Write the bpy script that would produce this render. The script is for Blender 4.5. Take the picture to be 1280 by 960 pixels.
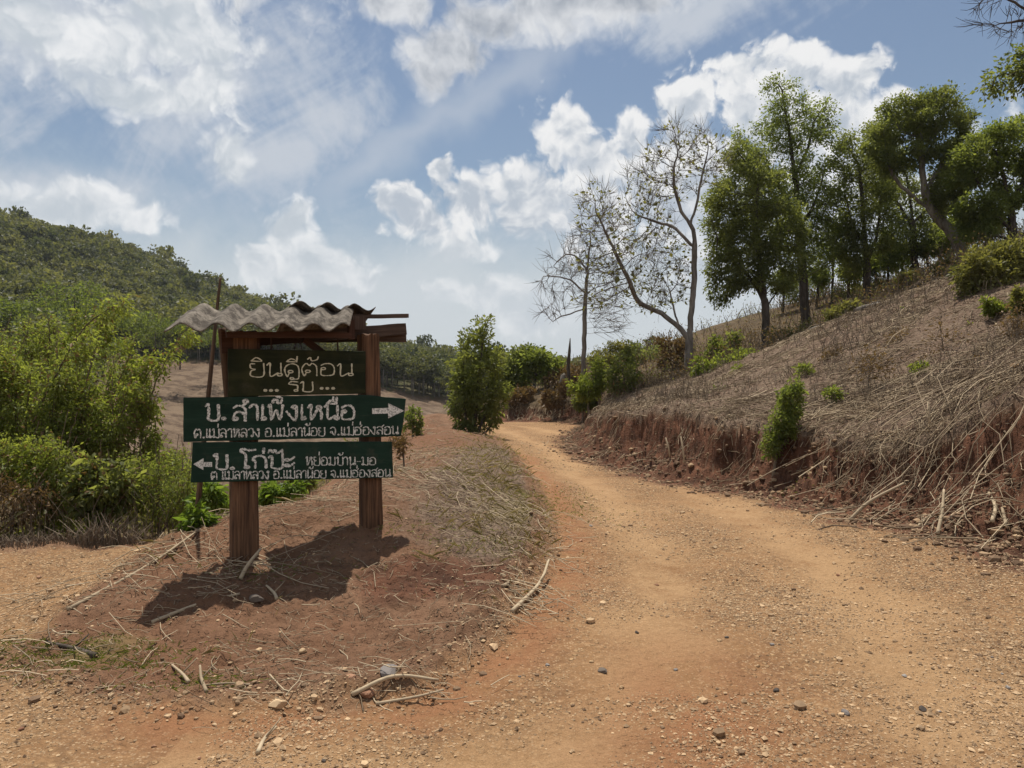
import bpy, math, random
import numpy as np
from mathutils import Vector, Matrix, Quaternion

random.seed(7)
RNG = np.random.default_rng(7)
SC = bpy.context.scene
COL = SC.collection
for o in list(bpy.data.objects):
    bpy.data.objects.remove(o)

# ------------------------------------------------------------------ camera
FPX = 961.0            # focal length in pixels of the 1280 px wide photograph
EYE = 1.6
cam_d = bpy.data.cameras.new('camera')
cam_d.sensor_fit = 'HORIZONTAL'
cam_d.sensor_width = 36.0
cam_d.lens = 36.0 * FPX / 1280.0
cam_d.clip_start = 0.05
cam_d.clip_end = 6000
cam = bpy.data.objects.new('camera', cam_d)
COL.objects.link(cam)
cam.location = (0, 0, EYE)
cam.rotation_euler = (math.radians(90), 0, 0)
SC.camera = cam

SUN_EL, SUN_AZ = 70.0, -10.0      # degrees; azimuth from +Y towards +X
SKY_STRENGTH = 0.07
SUN_STRENGTH = 4.6
SC.view_settings.view_transform = 'Standard'
SC.view_settings.look = 'None'
SC.view_settings.gamma = 1.0
SC.view_settings.exposure = 0.30
SC.view_settings.use_curve_mapping = False
SC.cycles.max_bounces = 8
SC.cycles.diffuse_bounces = 3
SC.cycles.transmission_bounces = 6
SC.cycles.transparent_max_bounces = 8
SC.cycles.use_denoising = True

sun_d = bpy.data.lights.new('sun', 'SUN')
sun_d.energy = SUN_STRENGTH
sun_d.angle = math.radians(0.53)
sun_d.color = (1.0, 0.95, 0.86)
sun = bpy.data.objects.new('sun', sun_d)
COL.objects.link(sun)
_e, _a = math.radians(SUN_EL), math.radians(SUN_AZ)
SUN_DIR = Vector((math.sin(_a) * math.cos(_e), math.cos(_a) * math.cos(_e), math.sin(_e)))
sun.rotation_euler = SUN_DIR.to_track_quat('Z', 'Y').to_euler()
sun.location = (0, 0, 60)


# ------------------------------------------------------------------ node expressions
class X:
    """A node socket that can be used in arithmetic."""
    tree = None

    def __init__(self, s):
        self.s = s

    @staticmethod
    def op(kind, *args, clamp=False):
        n = X.tree.nodes.new('ShaderNodeMath')
        n.operation = kind
        n.use_clamp = clamp
        for i, a in enumerate(args):
            if isinstance(a, X):
                X.tree.links.new(a.s, n.inputs[i])
            else:
                n.inputs[i].default_value = float(a)
        return X(n.outputs[0])

    def __add__(self, o): return X.op('ADD', self, o)
    __radd__ = __add__
    def __sub__(self, o): return X.op('SUBTRACT', self, o)
    def __rsub__(self, o): return X.op('SUBTRACT', o, self)
    def __mul__(self, o): return X.op('MULTIPLY', self, o)
    __rmul__ = __mul__
    def __truediv__(self, o): return X.op('DIVIDE', self, o)


def x_smooth(a, b, v):
    n = X.tree.nodes.new('ShaderNodeMapRange')
    n.interpolation_type = 'SMOOTHSTEP'
    X.tree.links.new(v.s, n.inputs['Value'])
    n.inputs['From Min'].default_value = a
    n.inputs['From Max'].default_value = b
    return X(n.outputs[0])


def x_vec(a, b, c=0.0):
    n = X.tree.nodes.new('ShaderNodeCombineXYZ')
    for i, q in enumerate((a, b, c)):
        if isinstance(q, X):
            X.tree.links.new(q.s, n.inputs[i])
        else:
            n.inputs[i].default_value = q
    return X(n.outputs[0])


def x_noise(vec, scale, detail=4, rough=0.55, dist=0.0, color=False, dim='3D'):
    n = X.tree.nodes.new('ShaderNodeTexNoise')
    n.noise_dimensions = dim
    if vec is not None:
        X.tree.links.new(vec.s, n.inputs['Vector'])
    n.inputs['Scale'].default_value = scale
    n.inputs['Detail'].default_value = detail
    n.inputs['Roughness'].default_value = rough
    n.inputs['Distortion'].default_value = dist
    return X(n.outputs['Color' if color else 'Fac'])


def x_voro(vec, scale, detail=0.0, rough=0.5, feature='F1', out='Distance', rnd=1.0):
    n = X.tree.nodes.new('ShaderNodeTexVoronoi')
    n.feature = feature
    if vec is not None:
        X.tree.links.new(vec.s, n.inputs['Vector'])
    n.inputs['Scale'].default_value = scale
    n.inputs['Randomness'].default_value = rnd
    if 'Detail' in n.inputs:
        n.inputs['Detail'].default_value = detail
        n.inputs['Roughness'].default_value = rough
    return X(n.outputs[out])


def x_mix(f, a, b, blend='MIX'):
    n = X.tree.nodes.new('ShaderNodeMix')
    n.data_type = 'RGBA'
    n.blend_type = blend
    for sock, q in ((n.inputs[0], f), (n.inputs[6], a), (n.inputs[7], b)):
        if isinstance(q, X):
            X.tree.links.new(q.s, sock)
        elif isinstance(q, (int, float)):
            sock.default_value = q
        else:
            sock.default_value = (q[0], q[1], q[2], 1)
    return X(n.outputs[2])


def x_attr(name, out='Color'):
    n = X.tree.nodes.new('ShaderNodeAttribute')
    n.attribute_name = name
    return X(n.outputs[out])


def x_sep(v):
    n = X.tree.nodes.new('ShaderNodeSeparateXYZ')
    X.tree.links.new(v.s, n.inputs[0])
    return X(n.outputs[0]), X(n.outputs[1]), X(n.outputs[2])


def x_sepc(v):
    n = X.tree.nodes.new('ShaderNodeSeparateColor')
    X.tree.links.new(v.s, n.inputs[0])
    return X(n.outputs[0]), X(n.outputs[1]), X(n.outputs[2])


def x_coord(which='Object'):
    n = X.tree.nodes.new('ShaderNodeTexCoord')
    return X(n.outputs[which])


def x_scale(vec, s):
    n = X.tree.nodes.new('ShaderNodeVectorMath')
    n.operation = 'MULTIPLY'
    X.tree.links.new(vec.s, n.inputs[0])
    n.inputs[1].default_value = s
    return X(n.outputs[0])


def x_vadd(a, b):
    n = X.tree.nodes.new('ShaderNodeVectorMath')
    n.operation = 'ADD'
    X.tree.links.new(a.s, n.inputs[0])
    if isinstance(b, X):
        X.tree.links.new(b.s, n.inputs[1])
    else:
        n.inputs[1].default_value = b
    return X(n.outputs[0])


# ------------------------------------------------------------------ sky with clouds
world = bpy.data.worlds.new('World')
SC.world = world
world.use_nodes = True
world.cycles.sampling_method = 'MANUAL'
world.cycles.sample_map_resolution = 256
wt = world.node_tree
wt.nodes.clear()
X.tree = wt
w_out = wt.nodes.new('ShaderNodeOutputWorld')
w_bg = wt.nodes.new('ShaderNodeBackground')
w_bg.inputs['Strength'].default_value = SKY_STRENGTH
wt.links.new(w_bg.outputs[0], w_out.inputs[0])
sky = wt.nodes.new('ShaderNodeTexSky')
sky.sky_type = 'NISHITA'
sky.sun_disc = False
sky.sun_elevation = math.radians(SUN_EL)
sky.sun_rotation = math.radians(SUN_AZ)
sky.altitude = 300
sky.air_density = 1.25
sky.dust_density = 1.2
sky.ozone_density = 1.6


def px_ang(px, py):
    a = math.atan((px - 640) / FPX)
    return math.degrees(a), math.degrees(math.atan((480 - py) / FPX * math.cos(a)))


DEGPX = 57.2958 / FPX
_dx, _dy, _dz = x_sep(x_coord('Generated'))
AZ = X.op('ARCTAN2', _dx, _dy) * 57.2958
EL = X.op('ARCSINE', _dz) * 57.2958
P0 = x_vec(AZ, EL)
_wr, _wg, _wb = x_sepc(x_noise(P0, 0.22, 3, 0.5, color=True, dim='2D'))
AZw = AZ + (_wr - 0.5) * 2.6
ELw = EL + (_wg - 0.5) * 2.0


def blobs(lst, vec):
    """Soft union of ellipses in the sky: 1 in the middle, 0 on the rim, negative outside."""
    f = None
    for (px, py, rx, ry) in lst:
        ca, ce = px_ang(px, py)
        ix, iy = 1.0 / (rx * DEGPX), 1.0 / (ry * DEGPX)
        n = X.tree.nodes.new('ShaderNodeVectorMath')
        n.operation = 'MULTIPLY_ADD'
        X.tree.links.new(vec.s, n.inputs[0])
        n.inputs[1].default_value = (ix, iy, 0)
        n.inputs[2].default_value = (-ca * ix, -ce * iy, 0)
        k = X.tree.nodes.new('ShaderNodeVectorMath')
        k.operation = 'LENGTH'
        X.tree.links.new(n.outputs[0], k.inputs[0])
        d = X(k.outputs['Value'])
        f = d if f is None else X.op('SMOOTH_MIN', f, d, 0.22)
    return 1.0 - f


CUMULUS = [  # big towers
    (700, 160, 54, 58), (745, 205, 70, 60), (792, 168, 40, 48), (655, 245, 80, 60), (590, 262, 75, 50),
    (520, 275, 60, 36), (740, 270, 90, 70), (815, 235, 70, 80), (500, 258, 42, 32), (555, 215, 26, 24),
    (1000, 92, 62, 62), (935, 100, 58, 52), (872, 122, 56, 52), (1065, 108, 58, 50), (1108, 132, 40, 32),
    (960, 165, 110, 80), (860, 180, 70, 70), (1060, 190, 110, 100), (900, 260, 150, 110), (1090, 300, 150, 120),
]
CUMULUS_HIGH = [(560, 66, 82, 44), (490, 8, 70, 34), (610, 22, 78, 46), (540, 92, 48, 30), (700, 8, 150, 48), (790, 0, 90, 34),
                (640, -60, 260, 70), (250, -110, 400, 110), (1050, -190, 300, 80)]
CUMULUS_LOW = [(287, 188, 40, 42), (110, 252, 95, 34), (30, 262, 70, 34), (365, 292, 48, 52), (400, 335, 80, 46),
               (330, 335, 60, 40), (605, 368, 90, 34), (660, 395, 90, 34), (170, 270, 60, 26), (450, 352, 40, 24), (585, 310, 60, 26), (70, 30, 130, 60), (235, 40, 90, 70), (270, 110, 40, 50), (180, 120, 120, 30),
               (-150, 250, 140, 60), (1500, 200, 250, 120)]
VEIL = [(120, 40, 330, 130), (230, 110, 280, 110), (300, 180, 230, 80), (60, 232, 260, 48), (400, 130, 190, 110), (820, 20, 300, 60), (-250, 80, 350, 200)]


PW = x_vec(AZw, ELw)


def puff(vec, scale):
    n = X.tree.nodes.new('ShaderNodeTexVoronoi')
    n.voronoi_dimensions = '2D'
    n.feature = 'F1'
    X.tree.links.new(vec.s, n.inputs['Vector'])
    n.inputs['Scale'].default_value = scale
    n.inputs['Detail'].default_value = 2.0
    n.inputs['Roughness'].default_value = 0.5
    n.inputs['Lacunarity'].default_value = 2.3
    return X(n.outputs['Distance'])


fine = x_noise(PW, 1.1, 6, 0.62, dim='2D')
_pw2 = x_vec(AZw + (fine - 0.5) * 0.9, ELw + (fine - 0.5) * 0.9)
b0 = puff(_pw2, 0.34)
b1 = puff(x_vadd(_pw2, (0.25, 0.75, 0.0)), 0.34)
relief = (b1 - b0)                                  # the side of each puff that faces up is lit
f1 = blobs(CUMULUS, PW)
f2 = blobs(CUMULUS_HIGH, PW)
f3 = blobs(CUMULUS_LOW, PW)
edge = (0.42 - b0) * 0.62 + (fine - 0.5) * 0.30
d1 = f1 + edge
m1 = x_smooth(-0.03, 0.32, d1)
d2 = f2 + edge * 0.75
m2 = x_smooth(-0.05, 0.50, d2) * 0.95
d3 = f3 + edge
m3 = x_smooth(-0.08, 0.42, d3) * 0.92
# thin streaked veil
_sv = x_vec(AZ * 0.80 + EL * 0.60, EL * 0.80 - AZ * 0.60)
streak = x_noise(x_scale(_sv, (0.055, 0.15, 1.0)), 1.0, 7, 0.6, dist=0.8, dim='2D')
ripple = x_noise(x_scale(_sv, (1.1, 0.6, 1.0)), 1.0, 3, 0.5, dim='2D')
fv = blobs(VEIL, PW)
_s1 = px_ang(640, 92)
_s2 = px_ang(420, 222)
_tx, _ty = _s2[0] - _s1[0], _s2[1] - _s1[1]
_tl = math.hypot(_tx, _ty)
_tx, _ty = _tx / _tl, _ty / _tl
_across = (AZ - _s1[0]) * (-_ty) + (EL - _s1[1]) * _tx + (_wb - 0.5) * 4.0
_along = (AZ - _s1[0]) * _tx + (EL - _s1[1]) * _ty
arc = x_smooth(2.4, 0.0, X.op('ABSOLUTE', _across)) * x_smooth(-9, -1, _along) * x_smooth(_tl + 7, _tl - 4, _along)
mv = x_smooth(0.16, 1.05, fv + (streak - 0.5) * 1.7 + (ripple - 0.5) * 0.40 + (fine - 0.5) * 0.30) * 0.85
mv = X.op('MAXIMUM', mv, arc * (0.30 + streak * 0.40))
# pale air towards the horizon
low = x_smooth(15.5, 5.0, EL + (streak - 0.5) * 10.0 + (fine - 0.5) * 3.0) * 0.88

C = 1.0 / SKY_STRENGTH
def cc(r, g, b): return (r * C, g * C, b * C)
base_sky = x_mix(1.0, X(sky.outputs[0]), (0.84, 0.86, 0.88), 'MULTIPLY')
col = x_mix(low, base_sky, cc(0.48, 0.52, 0.55))
col = x_mix(mv, col, cc(0.475, 0.505, 0.55))
soft = x_noise(PW, 0.30, 4, 0.55, dim='2D')
def shade(d, lo, hi, thick=0.30, bias=0.56, rise=0.0, rel=0.6):
    lit = bias + relief * rel - X.op('MAXIMUM', d - 0.10, 0.0) * thick + (fine - 0.5) * 0.40 + (soft - 0.5) * 1.5
    if rise:
        lit = lit + (EL - 15.0) * rise
    return x_mix(x_smooth(0.0, 1.0, lit), lo, hi)
col = x_mix(m3, col, shade(d3, cc(0.42, 0.465, 0.51), cc(0.72, 0.725, 0.73)))
col = x_mix(m1, col, shade(d1, cc(0.37, 0.415, 0.475), cc(0.71, 0.71, 0.71), 0.62, 0.70, 0.04, 1.0))
col = x_mix(m2, col, shade(d2, cc(0.25, 0.28, 0.33), cc(0.62, 0.63, 0.645), 0.60, 0.80, 0.0, 0.25))
col = x_mix(x_smooth(13.5, 4.0, EL + (soft - 0.5) * 6.0) * 0.42, col, cc(0.50, 0.53, 0.55))
# the half of the sky behind the viewer: unseen bright cloud added as fill light
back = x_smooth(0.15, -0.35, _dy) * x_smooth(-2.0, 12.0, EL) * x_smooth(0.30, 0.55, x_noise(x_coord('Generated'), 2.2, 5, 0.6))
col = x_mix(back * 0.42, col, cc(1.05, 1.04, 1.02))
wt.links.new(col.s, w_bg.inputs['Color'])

# ------------------------------------------------------------------ object helpers
def tag(o, label=None, cat=None, group=None, kind=None):
    for k, v in (('label', label), ('category', cat), ('group', group), ('kind', kind)):
        if v:
            o[k] = v
    return o


def empty(name, loc=(0, 0, 0), rz=0.0):
    o = bpy.data.objects.new(name, None)
    o.empty_display_size = 0.2
    o.location = loc
    o.rotation_euler = (0, 0, rz)
    COL.objects.link(o)
    return o


def raw_mesh(name, V, F, smooth=False, fattr=None, vattr=None, mat_idx=None):
    """V: n x 3; F: list of index arrays (m x 3 or m x 4); fattr: {name: per-face floats}; vattr: {name: n x 4}."""
    me = bpy.data.meshes.new(name)
    V = np.asarray(V, dtype=np.float32)
    F = [np.asarray(f, dtype=np.int32) for f in F if len(f)]
    me.vertices.add(len(V))
    me.vertices.foreach_set('co', V.ravel())
    tot = np.concatenate([np.full(len(f), f.shape[1], np.int32) for f in F])
    idx = np.concatenate([f.ravel() for f in F])
    start = np.concatenate([[0], np.cumsum(tot)[:-1]]).astype(np.int32)
    me.loops.add(len(idx))
    me.loops.foreach_set('vertex_index', idx)
    me.polygons.add(len(tot))
    me.polygons.foreach_set('loop_start', start)
    me.polygons.foreach_set('loop_total', tot)
    me.polygons.foreach_set('use_smooth', np.full(len(tot), bool(smooth)))
    if mat_idx is not None:
        me.polygons.foreach_set('material_index', np.asarray(mat_idx, np.int32))
    for k, a in (fattr or {}).items():
        at = me.attributes.new(k, 'FLOAT', 'FACE')
        at.data.foreach_set('value', np.asarray(a, np.float32))
    for k, a in (vattr or {}).items():
        at = me.attributes.new(k, 'FLOAT_COLOR', 'POINT')
        at.data.foreach_set('color', np.asarray(a, np.float32).ravel())
    me.update()
    me.validate()
    return me


def obj(name, me, mats=None, parent=None, loc=None):
    o = bpy.data.objects.new(name, me)
    COL.objects.link(o)
    for m in (mats if isinstance(mats, (list, tuple)) else [mats]):
        if m:
            me.materials.append(m)
    if parent:
        o.parent = parent
    if loc is not None:
        o.location = loc
    return o


class MB:
    """Collects pieces of one mesh."""
    def __init__(self):
        self.v, self.f, self.t, self.n = [], [], [], 0

    def add(self, V, F, tint=0.5):
        V = np.asarray(V, float)
        self.v.append(V)
        for f in (F if isinstance(F, list) else [F]):
            f = np.asarray(f, int)
            if len(f) == 0:
                continue
            self.f.append(f + self.n)
            self.t.append(np.broadcast_to(np.asarray(tint, float), (len(f),)))
        self.n += len(V)

    def box(self, c, s, rot=None, tint=0.5):
        c, s = np.array(c, float), np.array(s, float) / 2
        V = np.array([(x, y, z) for x in (-1, 1) for y in (-1, 1) for z in (-1, 1)], float) * s
        if rot is not None:
            V = V @ np.array(rot.to_matrix()).T
        self.add(V + c, np.array([(0, 1, 3, 2), (4, 6, 7, 5), (0, 4, 5, 1), (2, 3, 7, 6), (0, 2, 6, 4), (1, 5, 7, 3)]), tint)

    def tube(self, pts, rad, k=6, tint=0.5, cap=True):
        V, F = tube_geo(pts, rad, k, cap)
        self.add(V, F, tint)

    def mesh(self, name, smooth=False):
        V = np.concatenate(self.v)
        q = [(f, t) for f, t in zip(self.f, self.t)]
        f3 = [f for f, t in q if f.shape[1] == 3]
        f4 = [f for f, t in q if f.shape[1] == 4]
        t3 = [t for f, t in q if f.shape[1] == 3]
        t4 = [t for f, t in q if f.shape[1] == 4]
        F, T = [], []
        if f3:
            F.append(np.concatenate(f3)); T.append(np.concatenate(t3))
        if f4:
            F.append(np.concatenate(f4)); T.append(np.concatenate(t4))
        return raw_mesh(name, V, F, smooth, {'tint': np.concatenate(T)})

    def build(self, name, mat, parent=None, smooth=False, loc=None):
        return obj(name, self.mesh(name, smooth), mat, parent, loc)


def norm(v):
    v = np.asarray(v, float)
    return v / (np.linalg.norm(v, axis=-1, keepdims=True) + 1e-9)


def tube_geo(pts, rad, k=6, cap=True):
    pts = np.asarray(pts, float)
    n = len(pts)
    rad = np.broadcast_to(np.asarray(rad, float), (n,))
    T = np.empty_like(pts)
    T[1:-1] = pts[2:] - pts[:-2]
    T[0] = pts[1] - pts[0]
    T[-1] = pts[-1] - pts[-2]
    T = norm(T)
    ref = np.array([0.31, 0.95, 0.08]) if abs(T[:, 1]).mean() < 0.8 else np.array([1.0, 0.1, 0.05])
    A = norm(np.cross(T, ref))
    B = np.cross(T, A)
    ang = np.arange(k) / k * 2 * math.pi
    ring = A[:, None, :] * np.cos(ang)[None, :, None] + B[:, None, :] * np.sin(ang)[None, :, None]
    V = (pts[:, None, :] + ring * rad[:, None, None]).reshape(-1, 3)
    i = np.arange(n - 1)[:, None] * k
    j = np.arange(k)[None, :]
    j2 = (j + 1) % k
    F = np.stack([i + j, i + j2, i + k + j2, i + k + j], -1).reshape(-1, 4)
    out = [F]
    if cap:
        V = np.concatenate([V, pts[:1], pts[-1:]])
        jj = np.arange(k)
        out.append(np.stack([np.full(k, n * k), (jj + 1) % k, jj], -1))
        b = (n - 1) * k
        out.append(np.stack([np.full(k, n * k + 1), b + jj, b + (jj + 1) % k], -1))
    return V, out


def catmull(pts, m=5):
    p = np.asarray(pts, float)
    if len(p) < 3:
        return p
    q = np.concatenate([[2 * p[0] - p[1]], p, [2 * p[-1] - p[-2]]])
    out = []
    t = np.linspace(0, 1, m, endpoint=False)[:, None]
    for i in range(1, len(q) - 2):
        a, b, c, d = q[i - 1], q[i], q[i + 1], q[i + 2]
        out.append(0.5 * ((2 * b) + (c - a) * t + (2 * a - 5 * b + 4 * c - d) * t ** 2 + (3 * b - a - 3 * c + d) * t ** 3))
    out.append(p[-1:])
    return np.concatenate(out)


# ------------------------------------------------------------------ numpy noise
_perm = np.random.default_rng(11).permutation(256)
_perm = np.concatenate([_perm, _perm])
_g = np.random.default_rng(12).uniform(0, 2 * math.pi, 256)
_gx, _gy = np.cos(_g), np.sin(_g)


def perlin(x, y, seed=0):
    x = np.asarray(x, float) + seed * 17.31
    y = np.asarray(y, float) - seed * 9.77
    xi, yi = np.floor(x).astype(int), np.floor(y).astype(int)
    xf, yf = x - xi, y - yi
    u, v = xf * xf * xf * (xf * (xf * 6 - 15) + 10), yf * yf * yf * (yf * (yf * 6 - 15) + 10)

    def g(ix, iy, dx, dy):
        h = _perm[_perm[ix & 255] + (iy & 255)]
        return _gx[h] * dx + _gy[h] * dy
    a = g(xi, yi, xf, yf)
    b = g(xi + 1, yi, xf - 1, yf)
    c = g(xi, yi + 1, xf, yf - 1)
    d = g(xi + 1, yi + 1, xf - 1, yf - 1)
    return ((a * (1 - u) + b * u) * (1 - v) + (c * (1 - u) + d * u) * v) * 1.4


def fbm(x, y, octaves=4, seed=0, gain=0.5):
    s, a, f = 0, 1.0, 1.0
    for i in range(octaves):
        s = s + a * perlin(x * f, y * f, seed + i)
        a *= gain
        f *= 2.03
    return s


def sstep(a, b, x):
    t = np.clip((x - a) / (b - a), 0, 1)
    return t * t * (3 - 2 * t)


def at(px, py, d):
    """The point of the place that the photograph shows at pixel (px, py) when it lies at depth d."""
    return np.array([(px - 640) / FPX * d, d, EYE + (480 - py) / FPX * d])


# ------------------------------------------------------------------ materials
def new_mat(name):
    m = bpy.data.materials.new(name)
    m.use_nodes = True
    m.node_tree.nodes.clear()
    X.tree = m.node_tree
    return m


def finish(m, color, rough=0.9, bump=None, bump_d=0.01, strength=1.0, spec=0.3, translucent=None, trans=0.4):
    t = m.node_tree
    out = t.nodes.new('ShaderNodeOutputMaterial')
    bs = t.nodes.new('ShaderNodeBsdfPrincipled')
    bs.inputs['Specular IOR Level'].default_value = spec
    if isinstance(color, X):
        t.links.new(color.s, bs.inputs['Base Color'])
    else:
        bs.inputs['Base Color'].default_value = (*color, 1)
    if isinstance(rough, X):
        t.links.new(rough.s, bs.inputs['Roughness'])
    else:
        bs.inputs['Roughness'].default_value = rough
    if bump is not None:
        bn = t.nodes.new('ShaderNodeBump')
        bn.inputs['Distance'].default_value = bump_d
        bn.inputs['Strength'].default_value = strength
        t.links.new(bump.s, bn.inputs['Height'])
        t.links.new(bn.outputs[0], bs.inputs['Normal'])
    last = bs.outputs[0]
    if translucent is not None:
        tr = t.nodes.new('ShaderNodeBsdfTranslucent')
        if isinstance(translucent, X):
            t.links.new(translucent.s, tr.inputs['Color'])
        else:
            tr.inputs['Color'].default_value = (*translucent, 1)
        mx = t.nodes.new('ShaderNodeMixShader')
        mx.inputs[0].default_value = trans
        t.links.new(bs.outputs[0], mx.inputs[1])
        t.links.new(tr.outputs[0], mx.inputs[2])
        last = mx.outputs[0]
    t.links.new(last, out.inputs[0])
    return m


def leaf_mat(name, a, b, trans=0.45, ta=1.6, rough=0.55):
    m = new_mat(name)
    tint = x_attr('tint', 'Fac')
    c = x_mix(tint, a, b)
    n = x_noise(x_coord('Object'), 0.9, 2, 0.5)
    c = x_mix(1.0, c, x_mix(n, (0.72, 0.78, 0.7), (1.3, 1.22, 1.25)), 'MULTIPLY')
    tc = x_mix(1.0, c, (ta * 1.12, ta * 1.1, ta * 0.55), 'MULTIPLY')
    return finish(m, c, rough, spec=0.25, translucent=tc, trans=trans)


def tint_mat(name, a, b, rough=0.85, nscale=30.0, spec=0.2):
    m = new_mat(name)
    tint = x_attr('tint', 'Fac')
    c = x_mix(tint, a, b)
    n = x_noise(x_coord('Object'), nscale, 4, 0.6)
    c = x_mix(1.0, c, x_mix(n, (0.6, 0.6, 0.6), (1.4, 1.4, 1.4)), 'MULTIPLY')
    return finish(m, c, rough, spec=spec)


def bark_mat(name, a, b, scale=9.0, depth=0.03):
    m = new_mat(name)
    co = x_coord('Object')
    n = x_noise(x_scale(co, (1, 1, 0.22)), scale, 6, 0.65)
    n2 = x_noise(co, 1.3, 3, 0.5)
    c = x_mix(x_smooth(0.3, 0.7, n * 0.7 + n2 * 0.3), a, b)
    return finish(m, c, 0.9, n, depth, 0.8, spec=0.15)


M = {}
M['leaf_dense'] = leaf_mat('dense_leaf', (0.066, 0.082, 0.028), (0.165, 0.180, 0.064), 0.52, 2.1)
M['leaf_mid'] = leaf_mat('mid_leaf', (0.075, 0.098, 0.028), (0.165, 0.19, 0.058), 0.52, 2.1)
M['leaf_bright'] = leaf_mat('bright_leaf', (0.095, 0.120, 0.026), (0.20, 0.225, 0.060), 0.50, 1.9)
M['leaf_yellow'] = leaf_mat('yellowish_leaf', (0.095, 0.122, 0.030), (0.215, 0.240, 0.070), 0.50, 1.9)
M['leaf_herb'] = leaf_mat('herb_leaf', (0.085, 0.135, 0.022), (0.17, 0.235, 0.05), 0.48, 1.6)
M['leaf_olive'] = leaf_mat('olive_leaf', (0.098, 0.100, 0.034), (0.190, 0.180, 0.070), 0.45, 1.8)
M['leaf_dry'] = leaf_mat('dry_leaf', (0.11, 0.07, 0.035), (0.25, 0.165, 0.085), 0.3, 1.2)
M['leaf_forest'] = leaf_mat('forest_leaf', (0.050, 0.060, 0.024), (0.140, 0.140, 0.058), 0.40, 1.7)
M['bark_dark'] = bark_mat('dark_bark', (0.035, 0.026, 0.02), (0.13, 0.105, 0.085))
M['bark_pale'] = bark_mat('pale_bark', (0.09, 0.075, 0.06), (0.27, 0.24, 0.20))
M['bark_grey'] = bark_mat('grey_bark', (0.085, 0.070, 0.058), (0.26, 0.225, 0.19))
M['twig'] = tint_mat('dry_twig', (0.07, 0.05, 0.035), (0.22, 0.17, 0.12))
M['straw'] = tint_mat('straw', (0.095, 0.062, 0.038), (0.46, 0.360, 0.235))
M['leaf_valley'] = leaf_mat('valley_leaf', (0.070, 0.095, 0.022), (0.145, 0.175, 0.044), 0.45, 1.8)
M['grass'] = leaf_mat('grass_blade', (0.16, 0.13, 0.05), (0.36, 0.29, 0.15), 0.35, 1.2)
M['grass_green'] = leaf_mat('green_grass_blade', (0.07, 0.10, 0.02), (0.19, 0.21, 0.05), 0.4, 1.3)
M['stone'] = tint_mat('stone', (0.12, 0.072, 0.042), (0.58, 0.40, 0.23), nscale=60)

# ------------------------------------------------------------------ the shape of the ground
BANK = np.array([(7.5, -15), (6.3, -4), (5.6, 2), (5.05, 5), (4.72, 7), (4.45, 8.5), (3.9, 10.25), (2.95, 12.8), (1.95, 15.6),
                 (1.62, 19), (1.75, 23), (2.6, 26.5), (2.9, 29), (2.0, 31.3), (0, 32.6), (-2.5, 33.5), (-6, 34), (-40, 34)])
ISLAND = np.array([(-2.95, 4.35), (-2.2, 3.95), (-1.5, 3.85), (-0.57, 3.98), (-0.14, 4.8), (0.15, 6.0), (0.34, 7.6), (0.38, 9.6), (0.2, 13), (0.0, 17),
                   (-0.4, 21), (-0.9, 24), (-2.2, 28), (-4.5, 30), (-5, 24), (-3.8, 16), (-3.2, 11), (-3.25, 8.5), (-3.15, 7.5),
                   (-3.05, 6.4), (-3.08, 5.4)])
ROAD = np.concatenate([BANK[1:-2], [(-3.2, 30.5)], ISLAND[12::-1], ISLAND[:13:-1][:0],
                       np.array([(-2.95, 4.35), (-3.08, 5.4), (-3.05, 6.4), (-3.15, 7.5), (-3.3, 8.4), (-4.9, 7.45), (-7.0, 6.9), (-14, 6.6), (-22, 6.0), (-22, 2), (-9, -4), (0, -12)])])


def seg_dist(x, y, P, closed=False):
    """Distance to a polyline, and the cross product sign at the nearest segment."""
    best = np.full(x.shape, 1e18)
    sign = np.zeros(x.shape)
    n = len(P)
    for i in range(n if closed else n - 1):
        a, b = P[i], P[(i + 1) % n]
        ex, ey = b - a
        L = ex * ex + ey * ey + 1e-12
        t = np.clip(((x - a[0]) * ex + (y - a[1]) * ey) / L, 0, 1)
        dx, dy = x - a[0] - t * ex, y - a[1] - t * ey
        d = dx * dx + dy * dy
        c = dx * ey - dy * ex            # > 0 right of the segment
        m = d < best
        best = np.where(m, d, best)
        sign = np.where(m, c, sign)
    return np.sqrt(best), np.where(sign >= 0, 1.0, -1.0)


def poly_sd(x, y, P):
    d, _ = seg_dist(x, y, P, True)
    ins = np.zeros(x.shape, bool)
    n = len(P)
    for i in range(n):
        (x1, y1), (x2, y2) = P[i], P[(i + 1) % n]
        if y1 == y2:
            continue
        c = ((y1 > y) != (y2 > y)) & (x < (x2 - x1) * (y - y1) / (y2 - y1) + x1)
        ins ^= c
    return np.where(ins, d, -d)


class RBF:
    def __init__(self, pts, c=1.0, smooth=0.0):
        p = np.asarray(pts, float)
        self.p, self.c = p[:, :2], c
        A = self.k(p[:, None, 0] - p[None, :, 0], p[:, None, 1] - p[None, :, 1])
        n = len(p)
        B = np.zeros((n + 1, n + 1))
        B[:n, :n] = A + np.eye(n) * smooth
        B[:n, n] = B[n, :n] = 1
        self.w = np.linalg.solve(B, np.append(p[:, 2], 0))

    def k(self, dx, dy):
        return np.sqrt(dx * dx + dy * dy + self.c ** 2)

    def __call__(self, x, y):
        out = np.full(x.shape, self.w[-1])
        for (a, b), w in zip(self.p, self.w[:-1]):
            out = out + w * self.k(x - a, y - b)
        return out


def P(px, py, d):
    return tuple(at(px, py, d))


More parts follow.
